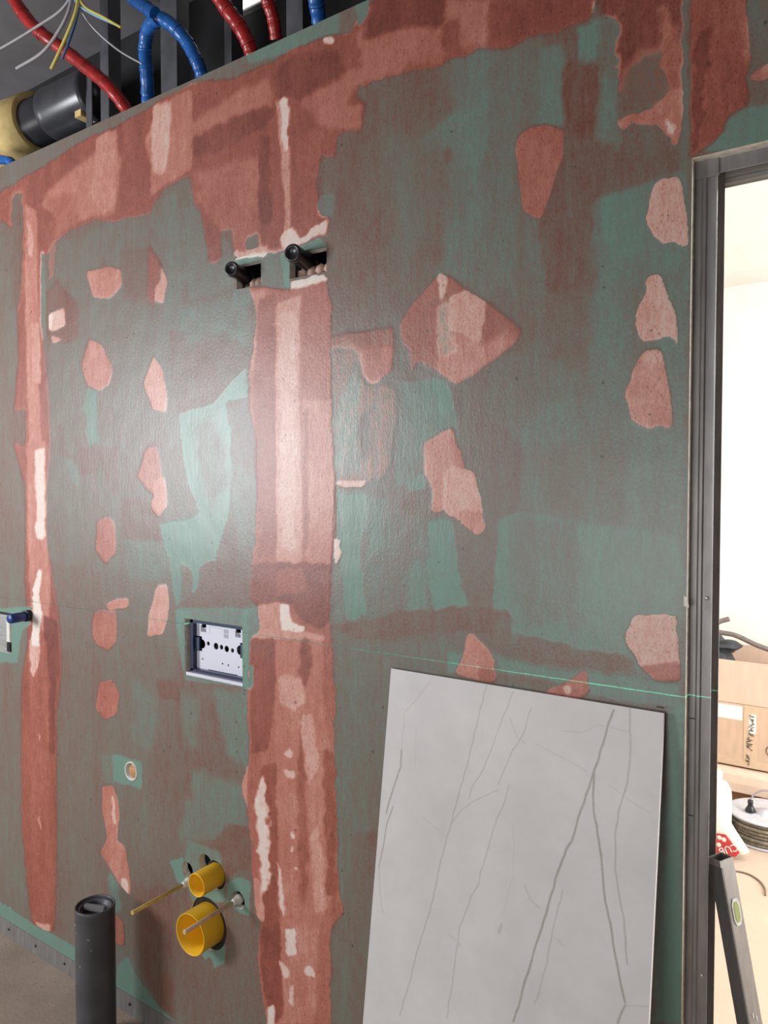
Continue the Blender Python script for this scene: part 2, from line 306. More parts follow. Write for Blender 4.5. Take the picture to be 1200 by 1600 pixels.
# ------------------------------------------------------------------ the painted partition
PAINT = """-;.60;60;20;-1124,2580,-776,2522,-806,2056,-935,1965,-1116,1988
-;.34;30;20;-807,2532,-594,2461,-554,2280,-578,2116,-524,1792,-629,1674,-685,1754,-603,1898,-715,2041,-821,2032,-822,2286
-;.22;8;8;-754,2482,-706,2473,-710,2373,-724,2249,-776,2248,-822,2272,-878,2347,-822,2366,-768,2377
-;.28;10;10;-822,2259,-753,2243,-731,2173,-806,2149,-821,2032,-760,2022,-701,1974,-687,2062,-716,2157,-716,2234
-;.60;8;8;-822,2419,-788,2402,-799,2372,-822,2376
-;.55;5;8;-822,2312,-794,2299,-802,2270,-822,2272
-;.55;5;8;-822,2239,-801,2234,-803,2215,-822,2212
-;.58;25;20;-1040,2382,-935,2383,-927,2201,-970,1970,-1023,1976,-1022,2221
-;.42;30;10;-952,2373,-822,2339,-821,2179,-902,2099,-944,2107
-;.62;6;8;-599,2231,-485,2239,-342,2185,-342,2146,-408,2139,-490,2132,-496,2064,-513,1966,-590,1965,-598,2133
-;.48;15;10;-597,1966,-495,1963,-488,1861,-583,1834
-;.36;12;10;-715,1860,-589,1847,-588,1685,-671,1688,-714,1755
-;.52;10;10;-587,1884,-500,1874,-500,1839,-576,1834
-;.18;12;6;-490,2132,-408,2139,-325,2153,-321,1665,-324,1234,-410,1256,-483,1307,-503,1549,-500,1839,-489,1980
-;.30;25;10;-506,1839,-445,1833,-441,1384,-514,1353,-529,1549
-;.24;18;10;-656,1688,-524,1805,-505,1670,-522,1549,-656,1546
-;.46;15;10;-714,1690,-640,1700,-639,1547,-691,1535,-713,1598
-;.35;18;10;-615,1674,-524,1683,-516,1561,-548,1530,-587,1548
-;.17;20;10;-656,1546,-332,1518,-330,1325,-520,1284,-654,1287
-;.30;15;10;-429,1948,-338,1979,-337,1923,-427,1738
-;.10;4;3;-690,1538,-656,1546,-587,1545,-529,1530,-401,1516,-332,1507,-330,1370,-411,1304,-428,1284,-527,1287,-654,1300,-662,1332,-699,1332,-695,1454
-;.22;18;10;-656,1531,-529,1530,-521,1352,-626,1310,-655,1417
-;.27;15;8;-535,1530,-516,1530,-514,1316,-533,1314
-;.28;5;4;-490,2132,-472,2136,-471,2066,-496,2064
-;.10;6;3;-484,2130,-408,2136,-396,2080,-407,2013,-465,2023,-478,2073
-;.46;20;10;-2247,2353,-1759,2373,-1750,2032,-1802,1341,-2290,1308
-;0.44;15;8;-2211,2367,-1873,2378,-1920,2239,-2094,2248,-2097,2112,-2233,2170
-;0.44;15;8;-2290,2054,-2099,2053,-2103,1838,-2206,1823,-2279,1745
-;0.46;20;10;-2036,1911,-1836,1969,-1811,1710,-1872,1581,-2043,1561
-;.12;5;4;-2085,1895,-2036,1901,-2023,1736,-2079,1728,-2104,1818
-;.52;5;6;-2271,1796,-2087,1827,-2089,1718,-2174,1681,-2280,1724
-;.62;5.1;5;-2156,1714,-1998,1722,-1933,1719,-1935,1581,-1972,1580,-2009,1648,-2074,1639,-2158,1640
-;.64;6.8;8;-1923,1562,-1842,1566,-1743,1527,-1710,1492,-1739,1436,-1874,1430,-1919,1448
-;0.28;6.8;4;-2209,1692,-2140,1670,-2135,1600,-2176,1620
-;.55;10;8;-2234,1354,-2130,1349,-2151,1196,-2237,1229
-;0.30;8;3;-1904,1439,-1730,1446,-1704,1347,-1774,1324,-1891,1326
-;0.38;8;5;-2279,1434,-2244,1415,-2252,1352,-2281,1351
-;0.46;25;10;-2152,1155,-1665,1243,-1695,1022,-1779,972,-1896,1029
-;0.30;12;8;-1881,1041,-1765,993,-1752,921,-1796,829,-1884,840
-;.30;15;8;-1668,1026,-1589,1021,-1590,879,-1656,875
-;.22;15;8;-1538,1055,-1394,1069,-1400,866,-1478,884
-;.25;15;8;-1617,820,-1396,817,-1408,712,-1568,635,-1673,607
-;.58;20;10;-1781,860,-1642,904,-1618,730,-1783,709
-;.48;30;10;-2266,787,-1961,844,-1912,52,-2246,92
-;.66;20;10;-1891,412,-1648,450,-1677,293,-1707,76,-1836,121
-;.66;5;6;-1542,637,-1467,702,-1396,710,-1392,603,-1486,549
-;0.30;5;6;-2026,772,-1962,785,-1964,697,-2034,691
-;.15;6;4;-2007,397,-1968,429,-1939,319,-1971,289
-;0.38;10;5;-1988,223,-1910,211,-1736,55,-1897,88,-1968,110
-;0.34;5;4;-1731,2399,-1663,2405,-1647,2229,-1646,2078,-1668,2023,-1704,1956,-1646,1705,-1708,1707,-1751,1961,-1744,2041,-1701,2150,-1711,2263,-1751,2327
-;.26;14;8;-1641,2089,-1491,2085,-1390,2104,-1391,1958,-1421,1961,-1479,2001,-1604,1981,-1630,1949,-1660,2022
-;.32;10;8;-1625,2362,-1574,2335,-1538,2210,-1431,2183,-1443,2112,-1602,2101,-1640,2176
-;.05;4;4;-1660,1801,-1522,1818,-1428,1891,-1394,1898,-1392,1825,-1472,1820,-1458,1749,-1452,1649,-1460,1532,-1519,1398,-1580,1384,-1588,1320,-1676,1260,-1706,1392,-1746,1494,-1609,1514,-1578,1530,-1624,1603,-1646,1705
-;.26;25;12;-1606,1773,-1530,1787,-1482,1700,-1471,1599,-1533,1531,-1569,1634
-;.42;5;6;-1469,1800,-1392,1822,-1389,1697,-1362,1599,-1368,1403,-1438,1365,-1453,1532,-1431,1649,-1453,1732
-;.26;12;8;-1447,1666,-1378,1632,-1379,1451,-1426,1416,-1455,1549
-;.56;3;5;-1698,2031,-1642,2030,-1611,1964,-1558,1969,-1456,1978,-1428,1985,-1421,1906,-1476,1867,-1530,1824,-1668,1812
-;.55;5;5;-1564,1392,-1380,1410,-1380,1295,-1536,1272,-1580,1330
-;.45;8;5;-1658,1386,-1611,1371,-1612,1301,-1665,1270
-;.06;5.1;3;-1712,1401,-1652,1413,-1656,1279,-1676,1260
-;.34;12;8;-1109,1598,-1023,1591,-860,1522,-854,1334,-970,1309,-1110,1278
-;.07;4;3;-1101,1592,-1019,1591,-1014,1540,-1038,1466,-1020,1304,-1070,1282,-1083,1298,-1098,1463
-;.05;4;3;-911,1619,-865,1626,-862,1591,-908,1587
-;.06;4;3;-855,1526,-804,1533,-785,1503,-780,1450,-772,1382,-749,1348,-842,1333,-855,1404
-;.15;14;6;-1014,1555,-970,1570,-970,1454,-1014,1423
-;.14;10;5;-901,1429,-855,1432,-854,1334,-914,1322
-;.16;6;5;-935,1825,-820,1836,-786,1760,-774,1692,-820,1707,-865,1681,-901,1598,-949,1598,-938,1712
-;.05;5;5;-849,1832,-797,1814,-789,1760,-820,1734,-836,1790
-;.48;4;5;-786,1813,-736,1809,-714,1742,-636,1687,-639,1547,-690,1535,-699,1328,-749,1344,-780,1436,-785,1497,-735,1492,-710,1512,-736,1624,-770,1692
-;.62;3;6;-1127,1276,-1070,1277,-1014,1293,-926,1320,-772,1348,-669,1344,-656,1333,-654,1287,-683,1277,-704,1295,-935,1269,-952,1253,-1051,1242,-1127,1260
-;.60;8;5;-978,1301,-926,1316,-931,1255,-970,1244,-1057,1241,-1060,1263
-;.36;10;6;-1108,1258,-1042,1243,-935,1255,-803,1270,-757,1248,-772,1192,-935,1190,-943,964,-970,810,-1109,774
-;.55;4;5;-689,1330,-654,1333,-654,1248,-683,1264
-;.56;4;5;-650,1290,-613,1295,-529,1289,-526,1250,-572,1246,-654,1242
-;.52;4;5;-524,1287,-483,1289,-416,1282,-410,1262,-446,1245,-520,1251
-;.52;4;5;-668,1220,-598,1224,-585,1187,-654,1176
-;.05;6;3;-803,1243,-764,1248,-769,1206,-803,1194
-;.10;8;4;-697,1262,-654,1248,-526,1246,-416,1249,-327,1245,-324,1200,-482,1197,-585,1219,-682,1218
-;.40;8;5;-690,1204,-585,1206,-585,1187,-682,1181
-;.02;12;4;-347,1201,-320,1212,-316,633,-369,611
-;.34;20;8;-1110,1265,-1070,1254,-1072,321,-1112,304
1;.78;3;4;-2566,2572,-2444,2616,-2222,2632,-2086,2653,-1928,2649,-1754,2664,-1595,2678,-1450,2642,-1294,2641,-1252,2654,-1076,2634,-1054,2629,-1040,2674,-983,2675,-936,2698,-458,2519,-497,2499,-500,2468,-531,2465,-581,2469,-620,2474,-661,2469,-738,2489,-751,2483,-824,2486,-940,2499,-1031,2504,-1036,2520,-1049,2485,-1022,2460,-1028,2406,-1105,2414,-1111,2362,-1151,2381,-1163,2322,-1157,2249,-1126,2233,-1130,2191,-1261,2180,-1325,2179,-1440,2188,-1446,2264,-1489,2268,-1487,2198,-1519,2188,-1533,2201,-1562,2332,-1589,2358,-1606,2438,-1708,2426,-1758,2394,-1772,2372,-1933,2381,-2026,2405,-2158,2397,-2246,2377,-2337,2359,-2568,2519
1;.78;5.1;4;-4512,2479,-3573,2550,-2827,2571,-2484,2608,-2447,2515,-2830,2492,-3578,2432,-4521,2356
-;.52;12;6;-2334,2492,-2278,2541,-2022,2608,-1944,2616,-1900,2549,-1933,2409,-2158,2416
-;0.46;5;6;-2022,2645,-1919,2646,-1932,2427,-1994,2412,-2057,2492,-2030,2562
-;.64;10;6;-2278,2521,-2122,2507,-2108,2416,-2264,2376
-;.52;6.8;5;-1798,2578,-1673,2667,-1596,2661,-1598,2450,-1703,2431,-1772,2411,-1762,2498
-;0.28;6.8;5;-1754,2664,-1684,2652,-1680,2548,-1716,2461,-1757,2470,-1767,2579
-;.50;6.8;5;-1634,2664,-1603,2663,-1606,2460,-1636,2459
-;.56;12;6;-1450,2602,-1316,2609,-1306,2536,-1428,2547,-1597,2535,-1604,2570
-;.62;15;6;-1598,2442,-1317,2422,-1307,2264,-1524,2324
-;.66;5;8;-1586,2388,-1453,2342,-1362,2291,-1340,2184,-1431,2191,-1501,2278,-1549,2330
-;.90;8;8;-1597,2535,-1428,2539,-1295,2533,-1306,2498,-1451,2472,-1598,2484
-;.92;6;8;-1349,2478,-1306,2459,-1307,2256,-1351,2257
-;.42;3;4;-1295,2559,-1257,2553,-1249,2421,-1244,2312,-1242,2182,-1265,2178,-1267,2318,-1283,2453
-;.10;3;5;-1286,2577,-1259,2561,-1255,2476,-1274,2481
-;.12;3;5;-1278,2521,-1253,2521,-1249,2413,-1266,2410
-;.90;6;10;-1294,2633,-1212,2637,-1095,2600,-1067,2540,-1114,2482,-1172,2498,-1212,2517,-1295,2549
-;.60;10;8;-1212,2517,-1067,2548,-970,2538,-970,2496,-1040,2518,-1114,2423,-1153,2441
-;.58;5;6;-1114,2482,-1031,2465,-1029,2411,-1105,2421
-;.72;10;6;-1233,2440,-1153,2441,-1153,2307,-1154,2203,-1214,2207,-1238,2311
-;.58;10;10;-1040,2624,-902,2618,-823,2616,-754,2592,-776,2496,-952,2505,-1040,2525
-;.92;10;10;-987,2704,-807,2637,-822,2564,-936,2589,-1022,2604
-;.58;8;8;-769,2597,-711,2576,-718,2484,-769,2494,-807,2532
-;.80;8;8;-822,2564,-777,2561,-776,2496,-814,2502
-;.84;14;8;-704,2574,-493,2498,-499,2471,-661,2484,-703,2498
-;.30;3;4;-503,2501,-487,2495,-493,2474,-503,2473
1;.12;3;6;-1150,2647,-1110,2639,-1110,2625,-1142,2627
0;.46;4;4;-1398,2228,-1349,2231,-1354,2194,-1394,2198
1;.30;3;6;-1440,2199,-1325,2196,-1325,2181,-1438,2189
1;.12;3;6;-1276,2223,-1234,2226,-1222,2198,-1138,2224,-1126,2230,-1138,2191,-1261,2180,-1276,2186
0;.26;3;3;-1157,2275,-1115,2275,-1119,2232,-1154,2240
.6;.88;4;10;-494,2509,-328,2449,-328,2264,-343,2259,-387,2275,-427,2292,-444,2331,-454,2357,-466,2419,-481,2458
-;.95;5;10;-454,2415,-428,2383,-410,2327,-444,2331,-456,2358
.35;.60;10;8;-427,2360,-355,2360,-360,2284,-409,2276,-438,2290
.85;.66;4;8;-378,2439,-344,2378,-332,2221,-354,2288,-366,2341
.9;.52;4;5;-458,2281,-444,2268,-409,2273,-387,2272,-357,2290,-332,2282,-346,2187,-364,2213,-380,2243,-424,2255,-441,2242
0;.55;5;8;-426,2252,-375,2238,-358,2189,-443,2210
1;.15;3;7;-367,2252,-356,2238,-353,2213,-364,2218
0;.36;3;3;-335,2451,-324,2447,-323,2164,-327,2132,-337,2178
.85;.74;3;4;-325,2448,-238,2416,-227,2308,-236,2274,-229,2235,-250,2229,-265,2224,-274,2190,-300,2174,-321,2165
-;.92;3;8;-318,2369,-292,2382,-301,2234,-310,2172,-319,2174
.85;.56;3;5;-229,2277,-202,2288,-174,2286,-174,2260,-202,2264,-221,2267
0;.42;8;5;-223,2410,-149,2383,-147,2282,-217,2289,-232,2341
0;.10;3;3;-300,2171,-271,2189,-262,2221,-230,2230,-111,2211,-110,2132
0;.12;5;5;-526,2456,-487,2460,-469,2420,-480,2371,-523,2390
0;.38;4;8;-487,2460,-457,2450,-450,2345,-468,2304,-480,2365
0;.18;6;6;-607,2447,-555,2436,-551,2282,-603,2296
0;.74;8;8;-544,2391,-486,2361,-482,2261,-528,2256,-546,2326
0;.24;8;6;-478,2365,-447,2332,-446,2211,-491,2240
0;.06;2;2;-1234,2176,-1154,2185,-1140,2174,-1132,2160,-1224,2152
0;.30;6;3;-1351,2184,-1255,2173,-1251,2098,-1276,2083,-1352,2104
0;.05;2;2;-1284,2169,-1251,2169,-1251,2075,-1268,2085
1;.05;2;3;-1251,2098,-1134,2098,-1129,2082,-1144,2074,-1198,2075,-1245,2072
1;.06;2;4;-1440,2186,-1327,2184,-1323,2174,-1435,2172
0;.08;2;2;-1443,2108,-1381,2109,-1386,2061,-1446,2072
0;.06;2;2;-1440,2183,-1426,2182,-1336,2175,-1340,2163,-1435,2166
1;.76;5.1;3;-2434,2576,-2244,2453,-2247,2353,-2319,2346,-2324,2141,-2309,2015,-2290,1890,-2283,1745,-2308,1600,-2313,1412,-2282,1309,-2249,1187,-2239,1001,-2271,870,-2281,465,-2296,139,-2357,105,-2434,115,-2486,411,-2484,745,-2471,946,-2428,1083,-2442,1298,-2433,1600,-2497,1731,-2497,1861,-2461,2030,-2464,2201,-2435,2408
-;.48;6.8;5;-2416,2530,-2341,2493,-2342,2184,-2348,1936,-2331,1726,-2410,1728,-2414,2025,-2422,2321
-;0.32;5.1;5;-2402,2485,-2365,2436,-2367,2354,-2398,2359
-;0.38;5.1;4;-2392,2139,-2336,2132,-2330,1934,-2378,1938
-;.50;6.8;4;-2422,1750,-2308,1746,-2317,1412,-2290,1308,-2313,1096,-2413,1193,-2427,1407
-;.12;5.1;4;-2373,1717,-2316,1725,-2320,1433,-2368,1452
-;.08;5.1;4;-2382,1484,-2322,1485,-2331,1426,-2369,1427
-;.04;5.1;4;-2356,1325,-2341,1316,-2366,1240,-2345,1178,-2370,1068,-2417,1063,-2386,1195,-2404,1258
-;.92;5.1;3;-2338,1174,-2257,1165,-2246,1000,-2285,910,-2333,1051
-;.72;6.8;4;-2428,1061,-2324,1095,-2313,671,-2356,119,-2426,117,-2436,645
-;0.30;3.4;4;-2424,1083,-2362,1090,-2364,1015,-2404,956,-2419,976
-;0.30;3.4;4;-2378,776,-2363,768,-2371,745
-;0.35;3.4;4;-2385,499,-2367,464,-2371,442,-2386,470
-;0.35;5.1;4;-2418,120,-2318,142,-2326,111,-2395,101
-;.92;6.8;6;-2314,927,-2276,974,-2282,720,-2312,714
0;.70;8;5;-2497,1861,-2426,1857,-2430,1729,-2508,1753
0;.62;10;8;-2493,2567,-2426,2574,-2427,2406,-2456,2200,-2496,2205
0;.25;5.1;3;-2319,2356,-2308,2354,-2299,2137,-2315,2078,-2328,2141
.5;.6;5.1;5;-2264,2366,-2235,2381,-2248,2273,-2285,2258,-2283,2339
1;.48;3.4;2;-2078,2255,-1966,2254,-1906,2233,-1903,2190,-1962,2157,-2047,2173
.3;.62;6.8;5;-1905,2283,-1774,2272,-1776,2126,-1892,2151
.6;.76;5.1;4;-1780,2273,-1728,2222,-1734,2173,-1762,2115,-1790,2128
1;.36;3.4;2;-1728,2213,-1701,2173,-1721,2109,-1757,2123,-1750,2163,-1731,2172
.4;.72;6.8;5;-2286,2228,-2224,2253,-2208,2216,-2130,2165,-2132,2067,-2218,2057,-2289,2085
1;.28;3.4;2;-2276,2155,-2198,2159,-2192,2108,-2271,2097
1;.10;3.4;2;-2280,2151,-2255,2154,-2271,2097,-2285,2105
1;.35;3.4;2;-2271,2083,-2214,2062,-2264,2056
1;.52;5.1;2;-2066,2050,-2002,2023,-1956,1952,-1966,1906,-2021,1887,-2085,1915,-2107,1976
1;.40;3.4;2;-1764,1969,-1724,1922,-1706,1850,-1712,1807,-1767,1818,-1811,1893
.9;.58;6.8;3;-1802,1710,-1754,1717,-1730,1636,-1726,1572,-1756,1563,-1841,1628
1;.42;3.4;3;-1764,1609,-1720,1626,-1710,1546,-1749,1509,-1782,1544
.9;.62;5.1;3;-2038,1492,-1996,1507,-1949,1494,-1951,1398,-1999,1367,-2046,1404
1;.36;3.4;2;-1760,1316,-1713,1320,-1705,1257,-1734,1178,-1805,1164,-1798,1230
.9;.62;5.1;3;-2050,1216,-1948,1225,-1946,1138,-1988,1104,-2058,1116,-2074,1174
.9;.46;3.4;3;-2001,1240,-1938,1265,-1886,1269,-1892,1244,-1985,1222
.9;.62;3.4;2;-2038,997,-1973,1018,-1937,975,-1950,918,-2008,885,-2056,910
1;.52;3.4;2;-2028,672,-1979,691,-1949,651,-1944,593,-1957,527,-1920,521,-1897,430,-1892,373,-1938,388,-2016,445,-2042,468,-2005,518,-2029,602
1;.20;3.4;3;-1986,662,-1971,656,-1960,570,-1972,566
1;.18;3.4;3;-1937,418,-1906,418,-1901,374,-1938,388
.8;.66;3.4;2;-1971,295,-1930,278,-1925,219,-1941,200,-1972,202
.3;.68;3.4;2;-1767,1044,-1676,1049,-1668,1005,-1751,995
1;.38;2;2;-1424,815,-1400,875,-1386,869,-1401,756,-1419,794
1;.62;2;3;-1441,2103,-1386,2106,-1298,2090,-1264,2077,-1198,2075,-1135,2080,-1118,2012,-1123,1937,-1122,1802,-1111,1598,-1111,1493,-1123,1392,-1129,1282,-1120,1218,-1114,1104,-1113,958,-1105,755,-1100,626,-1081,586,-1126,535,-1126,298,-1126,266,-1338,176,-1338,210,-1369,373,-1359,473,-1386,566,-1390,678,-1403,752,-1395,901,-1401,1034,-1392,1220,-1358,1298,-1392,1315,-1384,1385,-1370,1460,-1362,1583,-1362,1696,-1388,1805,-1387,1893,-1359,2035,-1386,2096
0;.18;2;3;-1441,2106,-1381,2105,-1386,2064,-1413,2058,-1446,2071
-;.42;6;3;-1386,2095,-1330,2091,-1341,2033,-1376,1892,-1382,1925,-1368,2052
-;.74;4;4;-1354,2066,-1293,2081,-1300,1423,-1364,1419,-1374,1827
-;.38;3;3;-1296,2050,-1214,2062,-1219,1816,-1209,1412,-1297,1407
-;.28;5;8;-1285,2025,-1231,2018,-1234,1442,-1280,1440
-;.64;3;3;-1218,2047,-1127,2064,-1122,1802,-1215,1810
-;.46;5;5;-1215,1808,-1118,1802,-1109,1598,-1115,1417,-1147,1384,-1201,1412
-;.68;3;4;-1207,1784,-1191,1784,-1192,1444,-1209,1443
-;.84;4;4;-1382,1402,-1121,1417,-1129,1279,-1157,1253,-1218,1273,-1249,1306,-1358,1297,-1387,1319
-;.68;4;6;-1298,1390,-1207,1404,-1201,1342,-1298,1326
1;.40;2;3;-1360,1295,-1281,1305,-1239,1244,-1281,1231,-1358,1232
1;.06;2;2;-1287,1304,-1255,1307,-1249,1263,-1201,1256,-1206,1243,-1281,1234
1;.36;2;3;-1388,1229,-1281,1238,-1147,1243,-1147,1230,-1392,1209
-;.80;4;4;-1392,1202,-1303,1216,-1299,1083,-1327,931,-1390,902
-;.50;4;4;-1299,1213,-1147,1230,-1148,1076,-1118,957,-1119,615,-1159,539,-1181,276,-1309,222,-1285,563,-1305,886
-;.34;4;6;-1293,1125,-1218,1127,-1202,1075,-1240,1045,-1286,1053
-;.34;4;8;-1219,1032,-1178,1047,-1158,918,-1195,862,-1215,922
-;.78;5;8;-1218,1222,-1189,1226,-1185,1164,-1202,1098,-1222,1127
-;.72;6;8;-1227,1015,-1203,908,-1196,623,-1221,551,-1232,774
-;.76;5;8;-1148,967,-1111,959,-1104,620,-1135,610
-;.36;6;8;-1187,753,-1159,776,-1139,578,-1180,564
-;.78;4;6;-1349,877,-1300,904,-1298,559,-1278,252,-1331,230,-1357,474
-;.84;4;6;-1364,454,-1285,497,-1287,248,-1320,218,-1349,308
-;.62;6;6;-1385,701,-1364,707,-1363,573,-1383,583
1;.40;2;4;-1383,583,-1356,575,-1348,480,-1370,477
1;.10;6;12;-1366,823,-1341,854,-1326,717,-1334,548,-1352,542,-1360,641,-1377,770
1;.14;3;6;-1361,824,-1338,838,-1334,772,-1361,774
1;.14;3;5;-1302,649,-1285,613,-1272,518,-1285,514,-1298,576
1;.10;2;6;-1272,488,-1238,500,-1236,432,-1264,414
1;.2;2;6;-1295,395,-1260,383,-1269,355,-1290,363
1;.2;2;6;-1260,350,-1243,348,-1243,291,-1258,293
1;.16;2;6;-1218,395,-1184,419,-1170,400,-1205,382
1;.10;2;5;-1336,254,-1309,273,-1309,206,-1336,194
1;.2;2;7;-1274,942,-1244,948,-1244,928,-1270,926
1;.2;2;7;-1277,889,-1236,898,-1236,872,-1270,870
1;.12;2;5;-1256,738,-1245,744,-1241,723,-1254,716
1;.12;2;4;-1254,700,-1243,703,-1244,687,-1254,684
1;.12;2;4;-1242,652,-1233,654,-1233,644,-1242,642
-;.9;1.5;1.5;-1118,1936,-1114,1936,-1111,1598,-1115,1387,-1119,1386,-1115,1598
0;.05;2;4;-1388,1144,-1379,1137,-1382,1079,-1398,1071
.55;.68;4;4;-1125,1950,-1041,1952,-945,1951,-944,1904,-970,1842,-996,1832,-1019,1834,-1037,1891,-1069,1912,-1120,1918
.95;.60;3;3;-1035,1913,-949,1911,-949,1854,-987,1829,-1019,1839
.44;.40;8;4;-1118,1918,-1041,1910,-1023,1832,-970,1830,-932,1810,-935,1740,-956,1627,-977,1610,-1052,1598,-1105,1598
.40;.16;10;10;-1108,1764,-1048,1892,-1041,1833,-1038,1628,-1097,1621
.1;.5;6;8;-1036,1745,-1008,1773,-996,1685,-1027,1657
1;.22;2;3;-1105,1614,-1049,1610,-1019,1616,-1023,1603,-1052,1598,-1105,1597
1;.12;2;6;-1111,1481,-1090,1478,-1090,1433,-1108,1410
.6;.66;2;2;-827,2050,-799,2042,-763,2008,-718,1978,-679,1946,-637,1906,-645,1888,-674,1868,-731,1835,-751,1824,-776,1812,-797,1819,-813,1834,-846,1849,-880,1873,-895,1845,-903,1900,-920,1914,-930,1954,-895,1995,-856,2026
.75;.44;6;5;-821,1890,-774,1918,-715,1879,-672,1906,-658,1886,-744,1839,-782,1815,-832,1846
.55;.30;4;4;-827,1981,-801,1983,-800,1922,-782,1886,-820,1870,-830,1891
1;.32;2;3;-799,2000,-760,2006,-718,1978,-722,1944,-726,1897,-738,1895,-762,1917,-799,1925
.9;.25;3;3;-832,2050,-815,2051,-808,2030,-821,1991,-824,2025
.85;.46;3;4;-860,1695,-820,1718,-794,1718,-786,1692,-761,1638,-804,1625,-812,1544,-848,1543,-836,1571,-860,1626,-866,1668
1;.34;2;3;-807,1633,-757,1638,-738,1620,-720,1545,-729,1529,-770,1524,-812,1544,-812,1605
.9;.52;3;3;-795,1698,-776,1679,-761,1638,-792,1641
.9;.46;2;5;-770,1544,-722,1548,-711,1511,-735,1493,-750,1507,-770,1520
1;.44;2;2;-755,1286,-739,1291,-719,1270,-696,1250,-692,1194,-728,1193,-787,1197,-769,1236
1;.64;2;2;-725,1222,-692,1223,-692,1193,-728,1193
.85;.60;2;4;-585,1187,-561,1204,-539,1220,-515,1235,-500,1244,-491,1206,-507,1191
1;.24;2;5;-552,1209,-532,1220,-526,1203,-545,1194
1;.27;1.5;1.5;-410,1360,-336,1370,-330,1279,-328,1252,-371,1245,-399,1270,-413,1293,-430,1316,-420,1342
-;.55;2;6;-399,1270,-330,1283,-328,1249,-371,1245
1;.30;1.5;1.5;-380,2142,-342,2143,-335,2112,-326,2063,-324,2018,-333,2017,-353,2032,-368,2026,-384,2046,-399,2075,-388,2114
1;.30;1.5;1.5;-396,1974,-369,1976,-359,1938,-345,1905,-338,1844,-348,1865,-398,1856,-414,1887,-412,1914,-396,1940
1;.40;1.5;1.5;-395,1843,-368,1843,-357,1792,-345,1710,-353,1700,-370,1711,-386,1700,-417,1717,-431,1766,-411,1821
-;.30;4;2;-394,1842,-368,1842,-364,1820,-399,1817
1;.62;3;2.5;-652,2287,-615,2299,-583,2291,-551,2275,-556,2221,-593,2124,-601,2119,-634,2140,-647,2218
0;.16;2;3;-1678,1259,-1403,1288,-1360,1296,-1356,1233,-1388,1206,-1398,1071,-1421,1078,-1641,1059,-1672,1152
0;.02;3.4;2;-1684,1255,-1612,1256,-1623,1236,-1649,1230,-1655,1154,-1671,1188
0;.02;2;2;-1422,1283,-1399,1285,-1396,1072,-1417,1068
0;.03;2;3;-1715,531,-1660,559,-1652,540,-1594,556,-1583,592,-1532,610,-1506,538,-1544,482,-1622,449,-1621,503,-1675,469
0;.20;4;3;-1646,614,-1505,617,-1494,498,-1622,440,-1661,519
0;.05;2;3;-1481,540,-1445,562,-1393,570,-1396,474,-1433,474,-1489,482
0;.06;2;4;-1621,458,-1494,516,-1489,482,-1569,453
0;.05;2;4;-1592,305,-1490,368,-1495,322,-1533,281,-1545,313,-1576,292
0;.05;3.4;2;-1978,782,-1931,792,-1834,792,-1836,706,-1895,706,-1970,705
0;.06;3.4;2;-2694,1167,-2405,1198,-2407,1139,-2466,1111,-2502,997,-2700,968
1;.05;2.5;3;-2404,1236,-2358,1240,-2377,1121,-2363,1069,-2409,1064,-2399,1151
0;.05;3.4;2;-4665,185,-2913,113,-2555,120,-2642,46,-2922,-147,-4688,-168
0;.05;3.4;2;-2912,128,-2640,116,-2474,113,-2403,107,-2300,116,-2202,112,-1968,100,-1961,137,-1916,185,-1880,143,-1792,95,-1626,45,-1628,-94,-2922,-147
0;.46;3.4;2;-2732,2726,-2561,2726,-2118,2719,-1868,2705,-1754,2704,-1673,2704,-1521,2701,-1392,2704,-1388,2663,-1595,2678,-1754,2673,-1928,2658,-2119,2661,-2222,2648,-2444,2630,-2735,2620
0;.14;2;3;-1403,2715,-1273,2718,-1089,2727,-1076,2680,-1095,2643,-1152,2652,-1252,2650,-1388,2658
0;.52;4;3;-1089,2720,-1054,2707,-1040,2653,-1067,2634,-1091,2644
0;.15;2;3;-1054,2714,-1004,2696,-1018,2645,-1040,2631,-1047,2669
1;.12;2;6;-1146,2643,-1110,2636,-1114,2620,-1141,2626"""  # broad top-right stroke holds dim light, thin middle-band line an edge shadow
def soften(q):                                                         # round the corners a brush or knife leaves
    for lim in (.006, .003):
        a = []; n = len(q)
        for i in range(n):
            p, pr, nx = q[i], q[i - 1], q[(i + 1) % n]
            for o in (pr, nx):
                d = o - p; l = np.hypot(*d) + 1e-9; a.append(p + d / l * min(.28 * l, lim))
        q = np.array(a)
    return q
def parse():
    out = []
    for l in PAINT.split('\n'):
        f, r, s, g, p = l.split(';'); q = np.array([int(v) for v in p.split(',')], float).reshape(-1, 2) / 1000
        if len(q) > 2: q = soften(q)
        out.append((None if f == '-' else float(f), None if r == '-' else float(r), float(s) / 1000, float(g) / 1000, q))
    return out
STROKES = parse()
def vnoise(X, Z, scale, seed):
    rng = np.random.RandomState(seed); T = rng.rand(256, 256)
    x = X * scale + 1000; z = Z * scale + 1000; i = np.floor(x).astype(int); j = np.floor(z).astype(int)
    u = x - i; v = z - j; u = u * u * (3 - 2 * u); v = v * v * (3 - 2 * v); i &= 255; j &= 255; i1 = (i + 1) & 255; j1 = (j + 1) & 255
    return (T[i, j] * (1 - u) + T[i1, j] * u) * (1 - v) + (T[i, j1] * (1 - u) + T[i1, j1] * u) * v - .5
